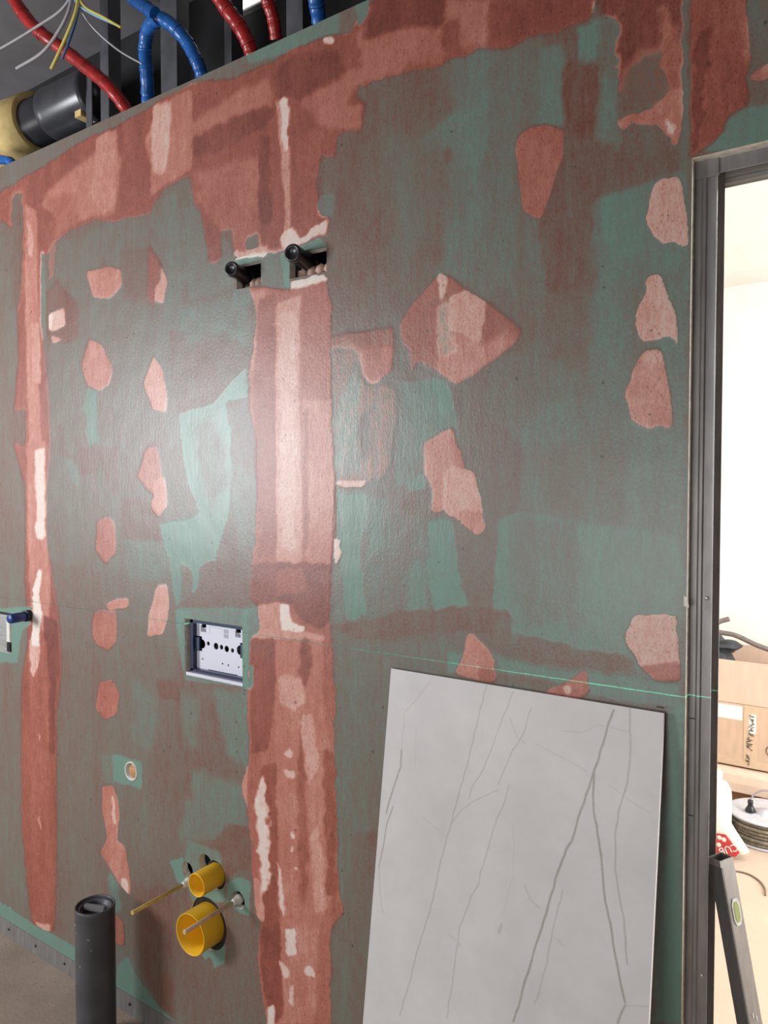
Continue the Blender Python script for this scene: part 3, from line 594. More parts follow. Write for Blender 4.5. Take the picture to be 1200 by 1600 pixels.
def sdist(px, pz, poly):
    d = np.full(px.shape, 1e9); ins = np.zeros(px.shape, bool); n = len(poly)
    for a in range(n):
        x0, z0 = poly[a]; x1, z1 = poly[(a + 1) % n]; ex, ez = x1 - x0, z1 - z0; l = ex * ex + ez * ez + 1e-12
        t = np.clip(((px - x0) * ex + (pz - z0) * ez) / l, 0, 1)
        d = np.minimum(d, (px - x0 - t * ex) ** 2 + (pz - z0 - t * ez) ** 2)
        if ez != 0: ins ^= ((z0 > pz) != (z1 > pz)) & (px < ex * (pz - z0) / ez + x0)
    d = np.sqrt(d); return np.where(ins, d, -d)
def paint(xs, zs):                                                     # coats of filler and primer, with some dim light and sheen in the tones
    X, Z = np.meshgrid(xs, zs)
    wx = vnoise(X, Z, 35, 1) + .6 * vnoise(X, Z, 110, 2); wz = vnoise(X, Z, 30, 3) + .6 * vnoise(X, Z, 90, 4)
    F = np.zeros(X.shape); Rd = .5 + .16 * vnoise(X, Z, 3.2, 5) + .12 * vnoise(X, Z * .35, 14, 6)
    var = .10 * vnoise(X, Z * .4, 22, 8) + .06 * vnoise(X, Z, 60, 9)
    for f, r, s, g, poly in STROKES:
        mg = s + g * 1.2 + .004; lo = poly.min(0) - mg; hi = poly.max(0) + mg
        i0, i1 = np.searchsorted(xs, (lo[0], hi[0])); j0, j1 = np.searchsorted(zs, (lo[1], hi[1]))
        if i1 <= i0 or j1 <= j0: continue
        sl = (slice(j0, j1), slice(i0, i1))
        d = sdist(X[sl] + (g * 1.5 + .0018) * wx[sl], Z[sl] + (g * 1.5 + .0018) * wz[sl], poly)
        m = np.clip(d / (2 * s) + .5, 0, 1); m = m * m * (3 - 2 * m); mr = m
        if f is not None and r is not None and r >= .25: mr = np.clip((d + 1.3 * s) / (2 * s) + .5, 0, 1)
        if f is not None: F[sl] += (f - F[sl]) * m
        if r is not None: Rd[sl] += (np.clip(r + var[sl] * min(1, r * 2.5), 0, 1) - Rd[sl]) * mr
    return F, Rd
def lines(a, b, step, marks):
    v = [a]
    while v[-1] < b: v.append(v[-1] + (step(v[-1]) if callable(step) else step))
    v = np.array(v); v[-1] = b
    for k in marks:
        if a < k < b: v[np.abs(v[1:-1] - k).argmin() + 1] = k
    return v
def sheet(x0, x1, z0, z1, rects, rounds, parent, right_face=False, coarse=None):
    xs = lines(x0, x1, coarse or (lambda x: .0026 + .0018 * max(0, -x - .3)), [k for r in rects for k in r[:2]])
    zs = lines(z0, z1, .0035, [k for r in rects for k in r[2:]])
    nx, nz = len(xs), len(zs); X, Z = np.meshgrid(xs, zs)
    F, Rd = paint(xs, zs)
    cx = (xs[1:] + xs[:-1]) / 2; cz = (zs[1:] + zs[:-1]) / 2; CX, CZ = np.meshgrid(cx, cz)
    keep = np.ones(CX.shape, bool)
    for a, b, c, d in rects: keep &= ~((CX > a) & (CX < b) & (CZ > c) & (CZ < d))
    for hx, hz, hr in rounds: keep &= (CX - hx) ** 2 + (CZ - hz) ** 2 > hr * hr
    Y = D - .0005 * F - .0004 * vnoise(X, Z, 25, 11)
    pad = np.zeros((nz + 1, nx + 1), bool); pad[1:-1, 1:-1] = keep
    cnt = pad[:-1, :-1].astype(int) + pad[1:, :-1] + pad[:-1, 1:] + pad[1:, 1:]
    edge = (cnt > 0) & (cnt < 4)
    for hx, hz, hr in rounds:                                          # pull the rim of a drilled hole onto its circle
        rr = np.hypot(X - hx, Z - hz); k = edge & (rr < hr + .008) & (rr > 1e-6)
        X = np.where(k, hx + (X - hx) * hr / np.maximum(rr, 1e-6), X); Z = np.where(k, hz + (Z - hz) * hr / np.maximum(rr, 1e-6), Z)
    idx = np.arange(nx * nz).reshape(nz, nx)
    q = np.stack([idx[:-1, :-1], idx[:-1, 1:], idx[1:, 1:], idx[1:, :-1]], -1)[keep]
    bi = idx[edge]; nb = len(bi); mp = -np.ones(nx * nz, int); mp[bi] = np.arange(nb)
    P = np.stack([X, Y, Z], -1).reshape(-1, 3); fr = P[bi]; bk = fr.copy(); bk[:, 1] = D + TH
    V = np.vstack([P, fr, bk]); o1 = nx * nz; o2 = o1 + nb; side = []; smat = []
    hz_ = pad[:-1, 1:-1] != pad[1:, 1:-1]                              # edges along x between rows of cells
    for j, i in zip(*np.nonzero(hz_)):
        a, b = mp[idx[j, i]], mp[idx[j, i + 1]]
        side.append((o1 + a, o1 + b, o2 + b, o2 + a) if pad[j + 1, i + 1] else (o1 + b, o1 + a, o2 + a, o2 + b)); smat.append(0 if j == nz - 1 else 1)
    vt = pad[1:-1, :-1] != pad[1:-1, 1:]
    for j, i in zip(*np.nonzero(vt)):
        a, b = mp[idx[j, i]], mp[idx[j + 1, i]]
        side.append((o1 + b, o1 + a, o2 + a, o2 + b) if pad[j + 1, i + 1] else (o1 + a, o1 + b, o2 + b, o2 + a)); smat.append(1)
    Q = np.vstack([q, np.array(side, int)])
    me = bpy.data.meshes.new('plasterboard'); me.vertices.add(len(V)); me.vertices.foreach_set('co', V.astype(np.float32).ravel())
    me.loops.add(Q.size); me.loops.foreach_set('vertex_index', Q.ravel().astype(np.int32))
    me.polygons.add(len(Q)); me.polygons.foreach_set('loop_start', np.arange(0, Q.size, 4, dtype=np.int32))
    me.materials.append(M['wall']); me.materials.append(M['gypsum'])
    me.polygons.foreach_set('material_index', np.concatenate([np.zeros(len(q)), np.array(smat)]).astype(np.int32))
    me.polygons.foreach_set('use_smooth', np.concatenate([np.ones(len(q)), np.zeros(len(side))]).astype(bool))
    for nm, arr in (('filler', F), ('red', Rd)):
        at = me.attributes.new(nm, 'FLOAT', 'POINT'); w = arr.ravel()
        at.data.foreach_set('value', np.concatenate([w, w[bi], w[bi]]).astype(np.float32))
    me.update(); me.validate()
    o = bpy.data.objects.new('plasterboard', me); C.objects.link(o); o.parent = parent
    return o
wall = struct(empty('wall_back', (0, 0, 0)))
ZB, ZT = .066, 2.686
FL = (-1.643, -1.419, 1.076, 1.234)                                    # flush plate cut-out
V1 = (-1.432, -1.346, 2.106, 2.167); V2 = (-1.251, -1.134, 2.104, 2.160)
BX = (-2.75, -2.536, 1.022, 1.163)
sheet(-3.2, -2.445, ZB, ZT, [BX], [(-2.418, 1.168, .024)], wall, coarse=.006)
sheet(-2.445, -1.25, ZB, ZT, [FL, V1], [(-1.8855, .7528, .029), (-1.528, .545, .040), (-1.566, .566, .026), (-1.640, .526, .023), (-1.557, .401, .072), (-1.440, .504, .024)], wall)
sheet(-1.25, -.319, ZB, ZT, [(-1.2499,) + V2[1:]], [], wall, True)
sheet(-.319, 1.6, 2.166, ZT, [], [], wall, coarse=lambda x: .0026 if x < .02 else .03)

# door frame: steel studs open towards the doorway
YF, YB = D + TH, D + TH + .056
jam = empty('door_jamb', (-.3, YF, 0)); jam.parent = wall; jam.matrix_parent_inverse = wall.matrix_world.inverted()
xa, xb = -.3205, -.2815
front = [(xa, YF), (xa + .013, YF), (xa + .0165, YF - .0022), (xa + .021, YF - .0022), (xa + .0235, YF), (xb - .002, YF), (xb, YF - .0006), (xb, YF + .002), (xa, YF + .002)]
MB().prism(front, lambda u, v, t: (u, v, t), .002, 2.1635).build('front_flange', M['steel'], jam)
back = [(xa, YB - .002), (xb + .002, YB - .002), (xb + .002, YB), (xa, YB)]
MB().prism(back, lambda u, v, t: (u, v, t), .002, 2.1635).build('back_flange', M['steel'], jam)
MB().box((xa - .002, YF, .002), (xa, YB, 2.1635)).build('web', M['steel'], jam)
for z in (1.40, .72): 
    MB().lathe([(0, -.001), (.0035, -.001), (.0042, .001)], (xb - .008, YF - .0005, z), (0, 1, 0), 12).build('screw', M['steel_light'], jam)
for z in (1.181, 1.005):
    MB().box((xa + .004, YF - .0006, z), (xa + .013, YF - .0001, z + .0022)).build('pencil_mark', M['ink'], jam)
hd = empty('door_header', (0, YF, 2.16)); hd.parent = wall; hd.matrix_parent_inverse = wall.matrix_world.inverted()
MB().prism([(YF, 2.139), (YF, 2.164), (YF + .002, 2.164), (YF + .002, 2.139)], lambda u, v, t: (t, u, v), xb, 1.6).build('front_flange', M['steel'], hd)
bp_ = [(YB, 2.130), (YB, 2.164), (YB - .002, 2.164), (YB - .002, 2.152), (YB - .006, 2.150), (YB - .006, 2.147), (YB - .002, 2.145), (YB - .002, 2.141), (YB - .006, 2.139), (YB - .006, 2.136), (YB - .002, 2.134), (YB - .002, 2.130)]
MB().prism(bp_, lambda u, v, t: (t, u, v), xb + .002, 1.6).build('back_flange', M['steel_light'], hd)
MB().box((xa, YF, 2.164), (1.6, YB, 2.166)).build('web', M['steel_light'], hd)
MB().box((xa, YF - .003, 2.134), (xb + .002, YF - .0005, 2.164)).build('corner_bracket', M['steel'], hd)
for a_, b_ in (((-0.368, 1.394, 1.199), (-0.355, 1.394, 1.204)), ((-0.363, 1.394, 1.190), (-0.353, 1.394, 1.192))):
    MB().box((a_[0], D - .0009, a_[2] - .0012), (b_[0], D - .0005, a_[2] + .0012)).build('pencil_mark', M['ink'], wall)
c_ = (-0.323, 1.393, 1.393)
MB().prism([(0, .012), (.003, .010), (.0085, -.008), (.006, -.0095), (0, -.006)], lambda u, v, t: (c_[0] + u, t, c_[2] + v), D - .0025, D - .0008).build('torn_paper', M['gypsum'], wall)
# bottom track under the boards
tr = empty('bottom_track', (0, YF, 0)); tr.parent = wall; tr.matrix_parent_inverse = wall.matrix_world.inverted()
MB().prism([(D + .004, .001), (D + .004, .060), (D + .008, .060), (D + .008, .005), (YB, .005), (YB, .001)], lambda u, v, t: (t, u, v), -3.2, xa - .004).build('track_channel', M['steel'], tr)
for k in range(16):
    MB().lathe([(0, -.002), (.004, -.002), (.005, .001)], (-3.1 + k * .17, D + .003, .034), (0, 1, 0), 10).build('screw', M['ink'], tr)

# steel studs standing in the cavity behind the boards
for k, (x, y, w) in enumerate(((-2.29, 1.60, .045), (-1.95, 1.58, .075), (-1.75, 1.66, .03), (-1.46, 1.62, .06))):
    o = tag(MB().prism([(0, 0), (w, 0), (w, .05), (w - .002, .05), (w - .002, .002), (.002, .002), (.002, .05), (0, .05)], lambda u, v, t: (x + u, y + v, t), .0, 3.315).build('steel_stud', M['steel_shade']),
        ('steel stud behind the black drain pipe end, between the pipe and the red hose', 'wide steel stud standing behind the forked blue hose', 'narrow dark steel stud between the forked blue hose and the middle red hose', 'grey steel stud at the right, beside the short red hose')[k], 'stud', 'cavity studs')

# ------------------------------------------------------------------ flush plate box
def cut(o, cutters):
    for c in cutters:
        m = o.modifiers.new('cut', 'BOOLEAN'); m.object = c; m.operation = 'DIFFERENCE'; m.solver = 'EXACT'
    dg = bpy.context.evaluated_depsgraph_get(); dg.update()
    me = bpy.data.meshes.new_from_object(o.evaluated_get(dg)); o.modifiers.clear(); old = o.data; o.data = me; bpy.data.meshes.remove(old)
    for c in cutters: bpy.data.objects.remove(c, do_unlink=True)
fb = thing('flush_box', (-1.53, D, 1.076), 'white and dark blue cistern service box set in the wall cut-out', 'flush box')
x0, x1, z0, z1 = FL; w = x1 - x0; h = z1 - z0
fr = MB()
yi, yo = D + .012, D + .060
for a, b in (((x0 + .010, z0 + .012), (x0 + .020, z1 - .003)), ((x1 - .012, z0 + .012), (x1 - .004, z1 - .003)), ((x0 + .010, z1 - .012), (x1 - .004, z1 - .003)), ((x0 + .010, z0 + .010), (x1 - .004, z0 + .018))):
    fr.box((a[0], yi, a[1]), (b[0], yo, b[1]))
fr.build('frame', M['navy'], fb)
MB().box((x0 + .002, D + .002, z0 + .0005), (x1 - .002, D + .024, z0 + .009)).build('sill_strip', M['plate'], fb)
pn = MB().box((x0 + .020, D + .026, z0 + .018), (x1 - .012, D + .030, z1 - .012)).build('service_plate', M['plate'], fb)
px = lambda u: x0 + .020 + u * (w - .032); pz = lambda v: z1 - .012 - v * (h - .030)
cs = []
def cyl(u, v, r, sz=1):
    mb = MB(); mb.tube([(px(u), D, pz(v)), (px(u), D + .06, pz(v))], r, 20); cs.append(mb.build('cutter', M['black']))
for u, v, r in ((.24, .43, .006), (.40, .46, .0095), (.51, .46, .0068), (.615, .48, .0088), (.73, .49, .0062), (.12, .79, .0030), (.53, .81, .0030), (.645, .82, .0030), (.85, .82, .0030)): cyl(u, v, r)
for a, b, c, d in ((-.02, .11, .30, .62), (.88, 1.02, .30, .62), (.10, .20, .02, .10), (.80, .90, .02, .10)):
    cs.append(MB().box((px(a), D, pz(d)), (px(b), D + .06, pz(c))).build('cutter', M['black']))
for u in (.11, .88): cyl(u, .46, .013)
cut(pn, cs)
MB().box((x0 + .012, D + .058, z0 + .012), (x1 - .004, D + .062, z1 - .004)).build('back_panel', M['black'], fb)
for s, u0, u1 in ((0, -.01, .085), (1, .915, 1.01)):
    MB().box((px(u0), D + .020, pz(.60)), (px(u1), D + .0255, pz(.32))).build('clip', M['navy2'], fb, .001)
for u in (.10, .80):
    for k in range(3): MB().box((px(u + .005 + k * .03), D + .022, pz(.19 - .0 * k)), (px(u + .018 + k * .03), D + .0275, pz(.06 + .03 * k))).build('latch_rib', M['print'], fb)
MB().box((px(.27), D + .0256, pz(.22)), (px(.275), D + .026, pz(.06))).box((px(.27), D + .0256, pz(.07)), (px(.52), D + .026, pz(.063))).build('printed_scale', M['print'], fb)
for v in (.07, .17): MB().box((px(.56), D + .0255, pz(v + .085)), (px(.65), D + .026, pz(v))).build('printed_pictogram', M['print'], fb)
MB().box((px(.25), D + .024, pz(1.0)), (px(.82), D + .0262, pz(.985))).build('lower_groove', M['navy'], fb)

# service box cut by the left edge of the view, and the blue stub beside it
lb = thing('outlet_box', (-2.64, D, 1.022), 'grey outlet box sunk in the wall at the far left edge', 'box')
MB().box((-2.749, D + .010, 1.024), (-2.55, D + .05, 1.150)).build('housing', M['steel_light'], lb, .002)
MB().box((-2.575, D + .003, 1.060), (-2.552, D + .011, 1.140)).build('latch', M['collar'], lb, .002)
MB().box((-2.575, D + .003, 1.025), (-2.552, D + .011, 1.058)).build('clip', M['black'], lb, .002)
bs = thing('pipe_stub', (-2.42, D, 1.168), 'short blue capped pipe stub beside the left plaster joint', 'pipe')
MB().lathe([(0, -.075), (.014, -.075), (.016, -.072), (.016, -.03), (.016, .03)], (-2.424, D, 1.166), (-.15, 1, 0), 20).build('cap', M['rubber'], bs)
MB().lathe([(.016, -.018), (.019, -.018), (.019, .04), (0, .04)], (-2.42, D, 1.167), (-.15, 1, 0), 20).build('socket', M['black'], bs)

# ------------------------------------------------------------------ valve stubs in the square cut-outs
def valve(hole, end, base, r, label, crumb):
    t = thing('valve_stub', base, label, 'pipe', 'capped valve stubs')
    e, b = Vector(end), Vector(base); ax = (b - e); L_ = ax.length; ax.normalize()
    MB().lathe([(0, .004), (r * .62, .003), (r * .66, 0), (r * .94, 0), (r, .003), (r, .012), (r * .96, .014), (r * .96, L_), (0, L_)], e, ax, 28).build('sleeve', M['black'], t)
    MB().lathe([(r * 1.0, 0), (r * 1.12, 0), (r * 1.12, .006), (r * 1.0, .006)], e + ax * L_ * .72, ax, 28).build('ring', M['black'], t)
    x0, x1, z0, z1 = hole
    k = MB(); rnd = random.Random(crumb)
    k.box((x0 - .03, D + .034, z0 - .05), (x1 + .04, D + .050, z0 + (z1 - z0) * .50)); k.build('mounting_board', M['batten'], t)
    g = MB()
    for i in range(3):
        c = Vector((x0 + (x1 - x0) * (.45 + .22 * i), D + .026, z0 + .010 + .008 * rnd.random())); g.lathe([(0, -.012), (.010, -.010), (.013, 0), (.009, .012), (0, .014)], c, (rnd.random() - .5, .4, 1), 9)
    g.build('plaster_crumbs', M['batten'], t); t.children[-1]['kind'] = 'stuff'
    return t
valve(V1, (-1.400, 1.345, 2.142), (-1.428, 1.445, 2.140), .0190, 'left black capped valve stub poking out of its small square cut-out', 3)
valve(V2, (-1.193, 1.340, 2.144), (-1.216, 1.450, 2.143), .0215, 'right black capped valve stub in the larger square cut-out', 5)

# ------------------------------------------------------------------ toilet rough-in
def sock(x, z, r, p, name, label, seal):
    t = thing(name, (x, D, z), label, 'pipe', 'yellow drain stubs')
    MB().lathe([(r - .0035, .03), (r - .0035, -p + .001), (r - .001, -p), (r, -p + .002), (r, .03)], (x, D, z), (0, 1, 0), 48).build('sleeve', M['yellow'], t)
    MB().lathe([(0, .012), (r - .003, .012), (r - .003, .016), (0, .016)], (x, D, z), (0, 1, 0), 32).build('bottom', M['yellow'], t)
    MB().lathe([(r, .020), (r, .006), (seal, .005), (seal, .022)], (x, D, z), (0, 1, 0), 40).build('seal_ring', M['seal'], t)
    return t
sock(-1.528, .545, .0315, .066, 'flush_pipe_stub', 'smaller upper yellow pipe stub with an open end', .039)
sock(-1.557, .401, .056, .064, 'drain_pipe_stub', 'larger lower yellow pipe stub with a black seal behind', .071)
def rod(x, z, p, m, label):
    t = thing('mounting_rod', (x, D, z), label, 'rod', 'threaded mounting rods')
    MB().lathe([(.0035, -p + .012), (.0035, -p), (.0050, -p), (.0054, -p + .002), (.0054, 0), (0, .0)], (x, D, z), (0, 1, 0), 16).build('sleeve', m, t)
    MB().lathe([(0, -.020), (.006, -.020), (.009, -.014), (.009, -.004), (.013, -.002), (.013, .010), (0, .010)], (x, D, z), (0, 1, 0), 20).build('collar', M['collar'], t)
    MB().lathe([(0, -p + .010), (.0033, -p + .010), (.0033, 0)], (x, D, z), (0, 1, 0), 10).build('thread', M['steel'], t)
rod(-1.6380, .4915, .185, M['sleeve'], 'left mounting rod in a yellow sleeve beside the smaller stub')
rod(-1.4415, .5045, .180, M['sleeve2'], 'right mounting rod in a cream sleeve crossing the larger stub')
# plugged supply hole
wp = thing('wooden_plug', (-1.8855, D, .7528), 'round brown plug in a white ringed hole above the lower filler patch', 'plug')
MB().lathe([(0, .004), (.017, .004), (.0205, .007), (.0205, .04), (0, .04)], (-1.8855, D, .7505), (0, 1, 0), 24).build('plug', M['wood'], wp)
MB().lathe([(.0245, .03), (.0245, -.002), (.0285, -.002), (.0285, .03)], (-1.8855, D, .7528), (0, 1, 0), 28).build('ring', M['collar'], wp)

# ------------------------------------------------------------------ standing drain pipe
X, Y = -1.895, 1.275
dp = thing('drain_pipe', (X, Y, 0), 'anthracite drain pipe standing upright on the floor, plugged on top', 'pipe')
MB().lathe([(.0545, 0), (.0545, .390), (.0552, .392), (.0552, .400), (.0540, .402), (.0510, .402), (.0505, .398), (.0505, .36)], (X, Y, 0), (0, 0, 1), 48).build('barrel', M['anthracite'], dp)
MB().lathe([(.0505, .393), (.046, .396), (.043, .397), (.039, .389), (.037, .382), (0, .381)], (X, Y, 0), (0, 0, 1), 40).build('cap', M['anthracite'], dp)
cb = MB(); m_ = Matrix.Translation((X, Y, .382)) @ Matrix.Rotation(R(22), 4, 'Z')
cb.box((-.034, -.007, 0), (.034, .007, .018), m_); cb.build('cap_grip', M['slab'], dp, .003)
for (a, z, s) in ((-1.9, .36, .006), (-1.75, .34, .004), (-.95, .33, .004), (-1.45, .25, .004), (-.8, .30, .003)):
    q = Matrix.Translation((X, Y, z)) @ Matrix.Rotation(a + R(0), 4, 'Z')
    MB().box((.0541, -s, -s * .6), (.0549, s, s * .6), q).build('plaster_splash', M['slab'], dp)

# ------------------------------------------------------------------ large leaning tile
TL = math.hypot(1.191, .172)
def tile():
    me_u, me_v = .589, TL; nu, nv = 360, 700
    us = np.linspace(0, me_u, nu); vs = np.linspace(0, me_v, nv); U, Vv = np.meshgrid(us, vs)
    A = np.zeros(U.shape); wob = .004 * vnoise(U, Vv, 18, 21) + .003 * vnoise(U, Vv, 60, 22); wv = .004 * vnoise(U, Vv, 22, 23)
    for s, wd, pts in VEINS:
        for (u0, v0), (u1, v1) in zip(pts[:-1], pts[1:]):
            ex, ez = u1 - u0, v1 - v0; l = ex * ex + ez * ez + 1e-9
            t = np.clip(((U + wob - u0) * ex + (Vv + wv - v0) * ez) / l, 0, 1)
            d = np.sqrt((U + wob - u0 - t * ex) ** 2 + (Vv + wv - v0 - t * ez) ** 2)
            A = np.maximum(A, s * np.clip(1.25 - d / (wd * .85), 0, 1))
    idx = np.arange(nu * nv).reshape(nv, nu); q = np.stack([idx[:-1, :-1], idx[:-1, 1:], idx[1:, 1:], idx[1:, :-1]], -1).reshape(-1, 4)
    P = np.stack([U, np.zeros(U.shape), Vv], -1).reshape(-1, 3)
    rim = np.concatenate([idx[0, :], idx[1:, -1], idx[-1, -2::-1], idx[-2:0:-1, 0]]); nr = len(rim)
    fr = P[rim]; bk = fr.copy(); bk[:, 1] = .0095; V = np.vstack([P, fr, bk]); o = nu * nv
    sd = np.array([(o + k, o + nr + k, o + nr + (k + 1) % nr, o + (k + 1) % nr) for k in range(nr)])
    me = bpy.data.meshes.new('porcelain_tile'); faces = [tuple(f) for f in np.vstack([q, sd]).tolist()] + [tuple(range(o + nr, o + 2 * nr))]
    me.from_pydata(V.tolist(), [], faces)
    at = me.attributes.new('vein', 'FLOAT', 'POINT'); w = A.ravel(); at.data.foreach_set('value', np.concatenate([w, np.zeros(2 * nr)]).astype(np.float32))
    me.materials.append(M['tile']); me.update()
    o = bpy.data.objects.new('porcelain_tile', me); C.objects.link(o)
    o.location = (-.9415, D - .1845, .0016); o.rotation_euler = (-math.atan2(.172, 1.191), 0, 0)
    return tag(o, 'large pale grey veined tile leaning against the wall by the doorway', 'tile')
VEINS = [(.9, .0030, [(0.4993, 1.194), (0.493, 1.1676), (0.4778, 1.1142), (0.4695, 1.0772), (0.4524, 1.0078), (0.435, 0.943), (0.4229, 0.9197), (0.4188, 0.8984), (0.4032, 0.8435), (0.3772, 0.7346), (0.3423, 0.5865)]),
 (.95, .0028, [(0.4698, 1.0722), (0.4711, 1.0323), (0.4736, 1.0078), (0.487, 0.9565), (0.4951, 0.9047), (0.5031, 0.8535), (0.5222, 0.7828), (0.5408, 0.7138), (0.5491, 0.6959)]),
 (.65, .0020, [(0.5294, 1.2039), (0.5318, 1.1397), (0.5315, 1.0705), (0.5214, 1.0241), (0.5161, 0.9836), (0.5173, 0.9157), (0.5271, 0.8751), (0.5372, 0.8257), (0.5491, 0.7589)]),
 (.30, .0018, [(0.104, 1.1872), (0.0434, 1.1125), (0.0435, 1.0352)]),
 (.85, .0026, [(0.0435, 1.0352), (0.0438, 0.9939), (0.0305, 0.9439), (0.0171, 0.8936)]),
 (.8, .0022, [(0.0338, 0.9093), (0.0193, 0.8707), (0.0167, 0.8231), (0.0105, 0.7747)]),
 (.4, .0018, [(0.0105, 0.7747), (0.0192, 0.7249), (0.0302, 0.6879)]),
 (.55, .0019, [(0.2357, 1.2007), (0.218, 1.1025), (0.2021, 1.0212), (0.1811, 0.9217), (0.1673, 0.8516), (0.1572, 0.8155), (0.1485, 0.7632), (0.144, 0.7231), (0.1216, 0.6497), (0.111, 0.58), (0.091, 0.5011)]),
 (.45, .0018, [(0.2978, 1.1989), (0.268, 1.1061), (0.2477, 1.0472), (0.2205, 0.9918), (0.216, 0.9687)]),
 (.45, .0018, [(0.3383, 1.1727), (0.3217, 1.1159), (0.2957, 1.0624), (0.2753, 1.0094)]),
 (.5, .0018, [(0.3021, 1.0153), (0.2927, 0.981), (0.2702, 0.9165), (0.2544, 0.8426), (0.2477, 0.8086), (0.2372, 0.7841), (0.2143, 0.718), (0.2125, 0.6853), (0.208, 0.641), (0.2008, 0.5375)]),
 (.4, .0016, [(0.2761, 0.9987), (0.2347, 0.973), (0.1988, 0.9426), (0.1788, 0.91)]),
 (.5, .0017, [(0.422, 0.849), (0.4138, 0.8066), (0.4077, 0.7747), (0.4012, 0.7078), (0.3842, 0.6322)]),
 (.25, .0016, [(0.4063, 1.1367), (0.4389, 1.1426), (0.4698, 1.1625), (0.5318, 1.1595)]),
 (.25, .0016, [(0.3517, 1.1055), (0.4538, 1.0739)]),
 (.45, .0016, [(0.3473, 0.8374), (0.3603, 0.8155), (0.3779, 0.8056)]),
 (.3, .0016, [(0.414, 0.7618), (0.4309, 0.7524)]),
 (.35, .0016, [(0.5493, 0.6913), (0.5892, 0.7039)]),
 (.8, .0028, [(0.5493, 0.6913), (0.5407, 0.6718), (0.5366, 0.6572)]),
 (.4, .0045, [(0.3038, 0.7517), (0.2991, 0.7346)]),
 (.4, .0045, [(0.2138, 0.6857), (0.2152, 0.684)]),
 (.2, .0016, [(0.3134, 0.9433), (0.323, 0.8512), (0.3052, 0.773)]),
 (.2, .0016, [(0.1087, 0.9041), (0.1779, 0.8821)]),
 (.25, .0016, [(0.2957, 1.1438), (0.3103, 1.1084), (0.3287, 1.1011)]),
 (.2, .0016, [(0.0749, 1.0824), (0.0823, 1.0019)]),
 (.25, .0016, [(0.4966, 1.058), (0.5731, 1.0266)]),
 (.22, .0030, [(0.1938, 0.6953), (0.2071, 0.6889)])]
tile()

# ------------------------------------------------------------------ pipes and wires over the top of the boards
def pipe_run(name, pts, r, m, label, group, end=None, t=None):
    t = t or thing(name, pts[-1], label, 'hose', group); c = curve(pts, 8)
    MB().tube(c, [r * (1 + .05 * math.sin(i * 1.7)) for i in range(len(c))], 16).build('foil_sleeve', m, t)
    for i in range(3, len(c) - 2, 7):
        d = (c[i + 1] - c[i - 1]).normalized()
        MB().lathe([(r * .98, -.004), (r * 1.065, -.003), (r * 1.065, .003), (r * .98, .004)], c[i], d, 16).build('tape_band', m, t)
    if end: MB().lathe([(0, -.012), (r * .6, -.012), (r * .6, .0), (0, 0)], pts[0], Vector(pts[0]) - Vector(pts[1]), 14).build('copper_end', M['copper'], t)
    return t
pipe_run('red_hose', [(-2.434, 1.360, 3.232), (-2.403, 1.380, 3.155), (-2.328, 1.400, 3.066), (-2.250, 1.440, 2.999), (-2.159, 1.470, 2.920), (-2.083, 1.490, 2.850), (-2.035, 1.520, 2.775), (-2.012, 1.530, 2.713)], .0205, M['red'], 'long red sheathed hose curving down at the upper left, right of the drain pipe', 'red sheathed hoses')
pipe_run('red_hose', [(-1.546, 1.420, 2.932), (-1.519, 1.440, 2.878), (-1.487, 1.460, 2.827), (-1.470, 1.480, 2.781), (-1.471, 1.500, 2.750)], .0195, M['red'], 'middle red sheathed hose, right of the forked blue hose', 'red sheathed hoses')
pipe_run('red_hose', [(-1.383, 1.440, 2.883), (-1.380, 1.460, 2.849), (-1.379, 1.480, 2.813), (-1.387, 1.500, 2.773)], .0165, M['red'], 'short red sheathed hose furthest right, cut by the top of the photo', 'red sheathed hoses')
fk = pipe_run('blue_hose', [(-1.775, 1.430, 2.929), (-1.843, 1.450, 2.932), (-1.884, 1.470, 2.900), (-1.892, 1.480, 2.841), (-1.913, 1.500, 2.780), (-1.920, 1.510, 2.733)], .0195, M['blue'], 'forked blue sheathed hose at the upper left, with copper showing in its crotch', 'blue sheathed hoses', True)
pipe_run('blue_hose', [(-1.774, 1.440, 2.933), (-1.731, 1.450, 2.899), (-1.701, 1.470, 2.856), (-1.671, 1.480, 2.797), (-1.672, 1.500, 2.764), (-1.673, 1.510, 2.733)], .0185, M['blue'], '', None, True, fk)
pipe_run('blue_hose', [(-1.955, 1.420, 3.104), (-1.881, 1.420, 3.023), (-1.815, 1.420, 2.967), (-1.774, 1.420, 2.934)], .0185, M['blue'], '', None, True, fk)
pipe_run('blue_hose', [(-1.217, 1.450, 2.826), (-1.226, 1.470, 2.801), (-1.241, 1.500, 2.767)], .019, M['blue'], 'short blue sheathed hose at the top edge, right of every other hose', 'blue sheathed hoses')
pipe_run('blue_hose', [(-2.889, 1.500, 2.852), (-2.739, 1.480, 2.789), (-2.618, 1.460, 2.744), (-2.564, 1.450, 2.705)], .015, M['blue'], 'blue hose end showing under the drain pipe at the left edge', 'blue sheathed hoses')
def wire(name, pts, r, m, label):
    return tag(MB().tube(curve(pts, 6), r, 8).build(name, m), label, 'wire', 'loose electric wires')
wire('cable', [(-1.984, 1.300, 3.022), (-2.004, 1.300, 2.967), (-2.056, 1.300, 2.925), (-2.143, 1.300, 2.891), (-2.283, 1.300, 2.888)], .0050, M['wire_g'], 'lower thick grey wire ending to the left of the yellow one')
wire('cable', [(-1.987, 1.310, 3.020), (-2.061, 1.310, 2.990), (-2.178, 1.310, 2.986), (-2.302, 1.310, 2.986), (-2.434, 1.310, 2.990)], .0042, M['wire_g'], 'grey wire running furthest left, off the edge of the photo')
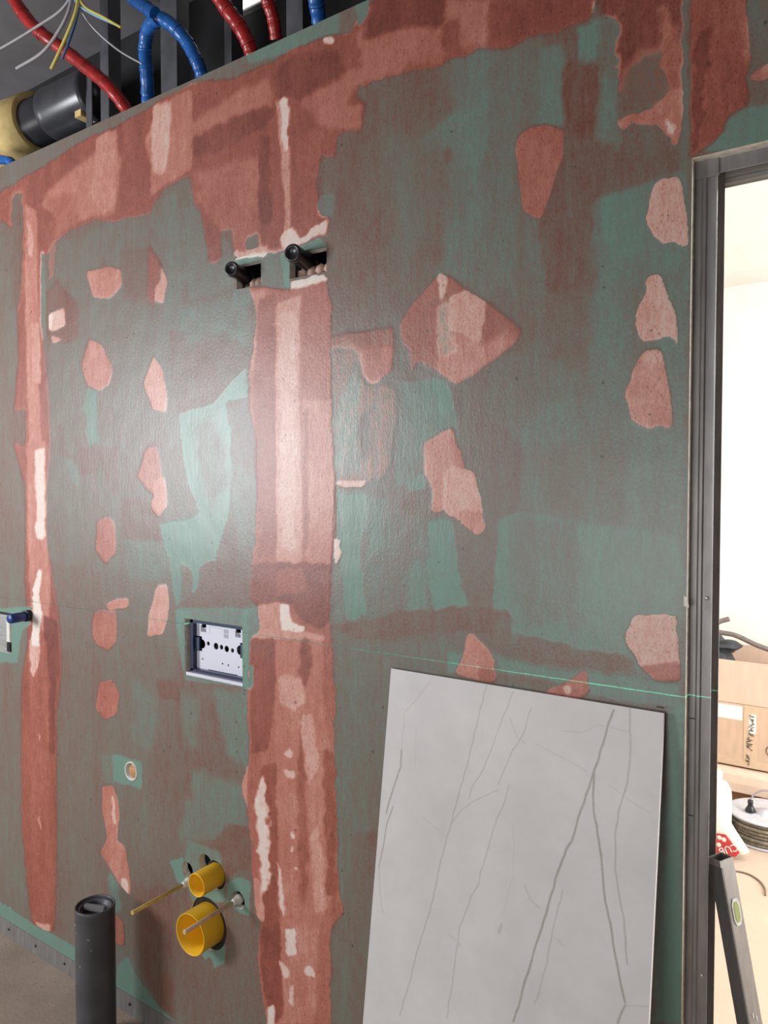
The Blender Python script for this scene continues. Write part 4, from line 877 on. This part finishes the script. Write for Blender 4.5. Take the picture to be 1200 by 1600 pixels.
wire('wire', [(-1.938, 1.290, 2.991), (-1.958, 1.290, 2.937), (-2.015, 1.290, 2.876), (-2.081, 1.290, 2.819)], .0050, M['wire_y'], 'straight yellow wire pointing down, its cut end free')
wire('wire', [(-1.969, 1.310, 2.969), (-1.995, 1.310, 2.924), (-2.028, 1.310, 2.881), (-2.057, 1.310, 2.850)], .0042, M['wire_d'], 'dark blue wire close beside the straight yellow wire')
wire('wire', [(-2.002, 1.300, 3.026), (-1.960, 1.300, 2.967), (-1.892, 1.300, 2.915), (-1.792, 1.300, 2.853)], .0036, M['wire_b'], 'pale blue wire bending to the right')
wire('wire', [(-1.964, 1.295, 3.009), (-1.923, 1.295, 2.945), (-1.841, 1.295, 2.888), (-1.760, 1.295, 2.831)], .0036, M['wire_y'], 'yellow wire bending to the right beside the pale blue one')
wire('wire', [(-2.027, 1.320, 3.040), (-1.966, 1.320, 2.951), (-1.936, 1.340, 2.904), (-1.889, 1.380, 2.853), (-1.835, 1.420, 2.815)], .0028, M['wire_w'], 'thin white wire reaching right to the forked blue hose')

dr = thing('waste_pipe', (-2.6, 1.64, 2.99), 'large black waste pipe lying along the wall, wrapped in yellow at its left', 'pipe')
a, b = Vector((-3.25, 1.66, 2.992)), Vector((-2.40, 1.66, 2.992)); ax = (b - a).normalized()
MB().lathe([(.088, 0), (.088, .62), (.0, .62)], a, ax, 40).build('barrel', M['pipe'], dr)
MB().lathe([(.088, .60), (.094, .602), (.096, .61), (.094, .625), (.092, .64), (.092, .85), (.086, .87), (0, .87)], a, ax, 40).build('socket', M['pipe'], dr)
wr = MB(); wr.lathe([(.090, .10), (.108, .0), (.118, .10), (.122, .34), (.112, .49), (.090, .485)], a, ax, 36)
wr.build('insulation_wrap', M['wrap'], dr)
MB().box((-2.44, 1.60, 2.90), (-2.405, 1.66, 2.93)).build('bracket', M['wrap'], dr)
hg = thing('pipe_hanger', (-2.43, 1.75, 2.9), 'steel bracket plate standing at the end of the black waste pipe', 'bracket')
MB().box((-2.375, 1.60, 2.80), (-2.340, 1.604, 3.06)).build('plate', M['steel_shade'], hg, .001)
MB().box((-2.375, 1.604, 2.80), (-2.371, 1.85, 2.86)).build('arm', M['steel_shade'], hg)
lp = thing('window_proxy', (-1.795, 1.800, 3.229), 'bright white lamp panel for a bright window glimpsed between the red hoses at the top', 'proxy')
lz = Vector((-1.815, 1.800, 3.231))
MB().box((lz.x - .085, 1.825, lz.z - .05), (lz.x + .10, 1.829, lz.z + .075)).build('glow_face', M['glow'], lp)  # added glowing sheet in place of the bright window beyond
MB().box((lz.x - .095, 1.829, lz.z - .06), (lz.x + .11, 1.848, lz.z + .085)).build('housing', M['steel_light'], lp)

# ------------------------------------------------------------------ spirit level in the doorway
T0 = Vector((-.2680, 1.448, .930)); B0 = Vector((-.0990, 1.448, .003))
zx = (T0 - B0); LL = zx.length; zx.normalize(); 
q = Matrix.Rotation(R(-33), 4, 'Z'); xv = (q @ Vector((1, 0, 0))); xv = (xv - zx * xv.dot(zx)).normalized(); yv = zx.cross(xv)
mw = Matrix((xv, yv, zx)).transposed().to_4x4(); mw.translation = B0
sl = thing('spirit_level', tuple(B0), 'grey aluminium spirit level leaning in the doorway beside the steel jamb', 'spirit level')
q = Matrix.Rotation(R(55), 4, 'Z'); xv = (q @ Vector((1, 0, 0))); xv = (xv - zx * xv.dot(zx)).normalized(); yv = zx.cross(xv)
mw = Matrix((xv, yv, zx)).transposed().to_4x4(); mw.translation = B0
a_, b_ = .0160, .0145; w_ = .0022
lv = MB(); op = [(-a_, -b_), (a_, -b_), (a_, b_), (-a_, b_)]; ip = [(-a_ + w_, -b_ + w_), (a_ - w_, -b_ + w_), (a_ - w_, b_ - w_), (-a_ + w_, b_ - w_)]
vs = [(u, v, t) for t in (0, LL) for u, v in op + ip]
fs = []
for k in range(4):
    j = (k + 1) % 4; fs += [(k, j, 8 + j, 8 + k), (4 + j, 4 + k, 12 + k, 12 + j), (8 + k, 8 + j, 12 + j, 12 + k), (j, k, 4 + k, 4 + j)]
lv.add([mw @ Vector(v) for v in vs], fs).build('body', M['alu'], sl, .0006)
MB().box((a_ * -1 + .001, -b_ - .0008, .01), (-a_ + .0042, -b_, LL - .012), mw).build('edge_groove', M['alu_shade'], sl)
MB().box((-a_ - .0005, -b_ + .002, .01), (-a_, b_ - .002, LL - .012), mw).build('side_face', M['alu_shade'], sl)  # thin overlay paints the shade of the left side
zc = LL - .092
oc = [(-.0085, -.013), (-.0045, -.0235), (.0045, -.0235), (.0085, -.013), (.0085, .013), (.0045, .0235), (-.0045, .0235), (-.0085, .013)]
MB().prism(oc, lambda u, v, t: mw @ Vector((u + .002, t, zc + v)), -b_ - .0015, -b_ + .001).build('vial_bezel', M['vialframe'], sl)
MB().prism([(u * .62, v * .74) for u, v in oc], lambda u, v, t: mw @ Vector((u + .002, t, zc + v)), -b_ - .0022, -b_ - .0010).build('vial', M['vial'], sl)
for k, dz in ((-.003, .265), (.004, .272)): MB().box((k, -b_ - .0008, LL - dz - .009), (k + .0022, -b_ + .0001, LL - dz), mw).build('scratch_mark', M['vialframe'], sl)


# ------------------------------------------------------------------ goods in the next room
YB_ = 4.03
def carton(name, x0, x1, y0, y1, z0, z1, m, label, top=False):
    t = thing(name, ((x0 + x1) / 2, (y0 + y1) / 2, z0), label, 'box', None); k = .004
    MB().box((x0, y0, z0), (x1, y0 + k, z1)).build('front_panel', m, t)
    MB().box((x0, y1 - k, z0), (x1, y1, z1)).build('back_panel', m, t)
    MB().box((x0, y0 + k, z0), (x0 + k, y1 - k, z1)).build('side_panel', m, t); MB().box((x1 - k, y0 + k, z0), (x1, y1 - k, z1)).build('side_panel', m, t)
    MB().box((x0 + k, y0 + k, z0), (x1 - k, y1 - k, z0 + k)).build('bottom_panel', m, t)
    if top: MB().box((x0, y0, z1), (x1, y1, z1 + k)).build('top_panel', m, t)
    return t
# bottom carton with its front flap hanging outwards
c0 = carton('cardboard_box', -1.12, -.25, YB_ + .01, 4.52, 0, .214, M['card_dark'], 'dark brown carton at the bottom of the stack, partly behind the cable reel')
f_ = [(YB_ + .01 + y, z) for y, z in ((0, .212), (-.020, .208), (-.042, .185), (-.052, .150), (-.056, .108))]
prof = f_ + [(y + .004, z + .001) for y, z in f_[::-1]]
MB().prism(prof, lambda u, v, t: (t, u, v), -1.08, -.26).build('front_flap', M['card_pale'], c0)
MB().box((-.562, YB_ + .0072, .012), (-.53, YB_ + .0098, .088)).build('grey_label', M['print'], c0)
# middle carton, taped and marked
c1 = carton('cardboard_box', -1.10, -.24, YB_, 4.50, .222, .526, M['card'], 'middle taped carton with vertical handwriting and a white label', True)
xw = (-0.654, 4.030, 0.502)[0]
MB().box((-1.06, YB_ - .002, .452), (xw, YB_ - .0002, .520)).build('white_label', M['white'], c1)
xt0, xt1 = (-0.646, 4.030, 0.376)[0], (-0.584, 4.030, 0.388)[0]
MB().box((xt0, YB_ - .0016, .223), (xt1, YB_ - .0002, .526)).build('parcel_tape', M['tape'], c1)
MB().box((-1.08, YB_ - .0012, .226), (-.25, YB_ - .0001, .262)).build('parcel_tape', M['tape'], c1)
MB().box((xt0 + .022, YB_ - .0022, .395), (xt1 - .008, YB_ - .0017, .490)).build('pale_sticker', M['white'], c1)
rn = random.Random(4); xm = (xt0 + xt1) / 2
def scrawl(za, zb, xo, wid):
    z = za; line = []
    while z > zb:
        pts = [Vector((xo + wid * (rn.random() - .5), YB_ - .0035, z - .010 * rn.random())) for _ in range(4)]
        line += pts; z -= .0095
    MB().tube(line, .0012, 5).build('handwriting', M['ink'], c1)
scrawl(.488, .385, xm + .003, .028); scrawl(.376, .312, xm - .004, .028); scrawl(.292, .240, xm - .014, .022)
MB().tube([Vector((-.530 + .016 * math.cos(a * .6), YB_ - .002, .325 + .022 * math.sin(a * .6))) for a in range(1, 10)], .0016, 5).build('ink_mark', M['ink'], c1)
# upper open carton with clothing and foam tube
c2 = carton('cardboard_box', -1.08, -.26, YB_ + .005, 4.48, .532, .742, M['card_pale'], 'topmost pale open carton holding dark fabric')
def lump(name, c, s, seed, m, label, cat):
    bm = bmesh.new(); bmesh.ops.create_icosphere(bm, subdivisions=4, radius=1)
    rs = np.random.RandomState(seed); A = rs.randn(9, 3) * 2.6; ph = rs.rand(9) * 6
    for v in bm.verts:
        k = 1 + .11 * sum(math.sin(A[i] @ np.array(v.co) * 1.6 + ph[i]) for i in range(9)) / 2.2
        v.co = Vector((v.co.x * s[0] * k, v.co.y * s[1] * k, v.co.z * s[2] * k))
    for f in bm.faces: f.smooth = True
    me = bpy.data.meshes.new(name); bm.to_mesh(me); bm.free(); me.materials.append(m); o = bpy.data.objects.new(name, me); C.objects.link(o); o.location = c
    return tag(o, label, cat)
jk = lump('folded_jacket', (-.88, 4.24, .690), (.145, .14, .125), 5, M['jacket'], 'dark grey fabric bundle bulging from the left of the topmost carton', 'clothing')
sv = lump('sleeve', (-.770, 4.22, .775), (.075, .09, .035), 9, M['jacket'], '', '')
del sv['label'], sv['category']
jk.matrix_world = Matrix.Translation(jk.location); sv.parent = jk; sv.matrix_parent_inverse = jk.matrix_world.inverted()
tag(MB().tube(curve([(-0.873, 4.130, 0.875), (-0.780, 4.130, 0.859), (-0.707, 4.140, 0.849), (-0.619, 4.150, 0.812), (-0.522, 4.180, 0.777), (-0.426, 4.200, 0.747)], 6), .0125, 14).build('foam_tube', M['tube']), 'long grey foam tube lying across the topmost carton', 'tube')
tag(MB().tube(curve([(-0.895, 4.160, 0.852), (-0.837, 4.180, 0.875), (-0.794, 4.200, 0.903), (-0.755, 4.220, 0.917)], 6), .0130, 14).build('foam_tube', M['tube']), 'short foam tube end pointing up beside the jamb above the carton', 'tube')

# cable reel standing flat on the floor
rc = Vector((-0.508, 3.786, 0.000))
rl = thing('cable_reel', tuple(rc), 'flat grey cable reel wound with cable, standing on the next room floor', 'reel')
MB().lathe([(0, .002), (.160, .002), (.160, .010), (0, .010)], rc, (0, 0, 1), 40).build('lower_disc', M['reel'], rl)
MB().lathe([(.03, .112), (.085, .108), (.150, .108), (.162, .112), (.163, .118), (.150, .121), (.095, .114), (.085, .114), (.03, .118)], rc, (0, 0, 1), 48).build('upper_disc', M['reel'], rl)
MB().lathe([(0, .010), (.075, .010), (.075, .112), (0, .128), ], rc, (0, 0, 1), 32).build('hub', M['reel'], rl)
for k in range(6):
    MB().lathe([(.148 + .009 * math.cos(a * .7854) + .004 * math.sin(k * 2.1), .020 + k * .0162 + .0085 * math.sin(a * .7854)) for a in range(9)], rc, (0, 0, 1), 40).build('cable_winding', M['rope'], rl)
pc = rc + Vector((-.062, -.03, .118))
pl_ = MB(); pl_.lathe([(0, 0), (.022, 0), (.023, .006), (.014, .022), (.0095, .034), (.012, .036), (.012, .050), (.007, .054), (0, .054)], pc, (0, 0, 1), 20); pl_.build('plug', M['black'], rl)
MB().tube(curve([pc + Vector((0, 0, .05)), pc + Vector((.012, .01, .075)), pc + Vector((.05, .02, .10)), pc + Vector((.10, .03, .098)), pc + Vector((.15, .04, .06)), pc + Vector((.16, .05, .01))], 6), .0042, 8).build('lead', M['wire_g'], rl)
# canister and printed sack at the edge of the jamb
cn = thing('canister', (-.705, 3.635, 0), 'white plastic canister half hidden by the door jamb', 'canister')
K = MB(); px_ = (-0.628, 3.635, 0.163)[0]
K.lathe([(0, 0), (.069, 0), (.076, .008), (.076, .20), (.073, .235), (.060, .262), (.036, .275), (.030, .280), (.030, .300), (0, .300)], (px_ - .076, 3.635, 0), (0, 0, 1), 36); K.build('body', M['canister'], cn)
MB().lathe([(.034, .285), (.036, .288), (.036, .312), (.030, .316), (0, .316)], (px_ - .076, 3.635, 0), (0, 0, 1), 28).build('cap', M['white'], cn)
def sack():
    Yc = 3.466; out = [(-0.749, 3.470, 0.105), (-0.657, 3.470, 0.135), (-0.612, 3.470, 0.152), (-0.581, 3.470, 0.105), (-0.532, 3.470, 0.038), (-0.554, 3.470, 0.021), (-0.656, 3.470, -0.008), (-0.747, 3.470, -0.025)]
    t = thing('printed_sack', (out[3][0] - .08, Yc, 0), 'slumped white sack with red print and lettering, beside the cable reel', 'sack')
    pts = [Vector((p[0], 0, max(p[2], .002))) for p in out]; c = sum(pts, Vector()) / len(pts); n = len(pts); vs = []; fs = []
    L_ = [(1.0, 0), (.94, .018), (.80, .029), (.5, .037), (.0, .040)]
    for sgn in (-1, 1):
        o = len(vs)
        for s_, d in L_: vs += [Vector((c.x + (p.x - c.x) * s_, Yc + .04 + sgn * d, c.z + (p.z - c.z) * s_)) for p in pts]
        for i in range(len(L_) - 1): fs += [(o + i * n + k, o + i * n + (k + 1) % n, o + (i + 1) * n + (k + 1) % n, o + (i + 1) * n + k) for k in range(n)]
    mb = MB(); mb.add(vs, fs, True); mb.build('sack_body', M['bagwhite'], t)
    rp = [(-0.721, 3.465, 0.098), (-0.651, 3.465, 0.105), (-0.620, 3.465, 0.107), (-0.592, 3.465, 0.076), (-0.564, 3.465, 0.045), (-0.579, 3.465, 0.024), (-0.720, 3.465, -0.004)]
    vv = [Vector((p[0], Yc - .006, p[2])) for p in rp]; m2 = MB(); m2.add(vv + [v + Vector((0, .006, 0)) for v in vv], [tuple(range(7)), tuple(range(7, 14))[::-1]] + [(k, (k + 1) % 7, 7 + (k + 1) % 7, 7 + k) for k in range(7)])
    m2.build('red_print', M['bagred'], t)
    tx = bpy.data.curves.new('lettering', 'FONT'); tx.body = 'CUB'; tx.size = .042; tx.extrude = .0006; tx.align_x = 'CENTER'
    to = bpy.data.objects.new('lettering', tx); C.objects.link(to); dg = bpy.context.evaluated_depsgraph_get(); me = bpy.data.meshes.new_from_object(to.evaluated_get(dg)); bpy.data.objects.remove(to, do_unlink=True)
    me.materials.clear(); me.materials.append(M['white']); o = bpy.data.objects.new('lettering', me); C.objects.link(o); p = Vector((-0.614, 3.460, 0.061))
    o.matrix_world = Matrix.Translation((p.x, Yc - .008, p.z)) @ Matrix.Rotation(R(150), 4, 'Y') @ Matrix.Rotation(R(90), 4, 'X'); o.parent = t; o.matrix_parent_inverse = t.matrix_world.inverted()
    for q_ in ((-0.645, 3.460, 0.089), (-0.627, 3.460, 0.085), (-0.647, 3.460, 0.057)):
        MB().lathe([(0, 0), (.009, .0005), (.010, .002), (0, .002)], (q_[0], Yc - .008, q_[2]), (0, 1, 0), 12).build('print_dot', M['bagwhite'], t)
sack()
fw_ = [(-0.594, 3.345, 0.004), (-0.562, 3.373, 0.004), (-0.514, 3.375, 0.004), (-0.471, 3.343, 0.004), (-0.443, 3.291, 0.004), (-0.433, 3.235, 0.004)]
tag(MB().tube(curve(fw_, 6), .0035, 8).build('floor_cable', M['brownwire']), 'thin brown cable curving across the pale floor of the next room', 'cable')
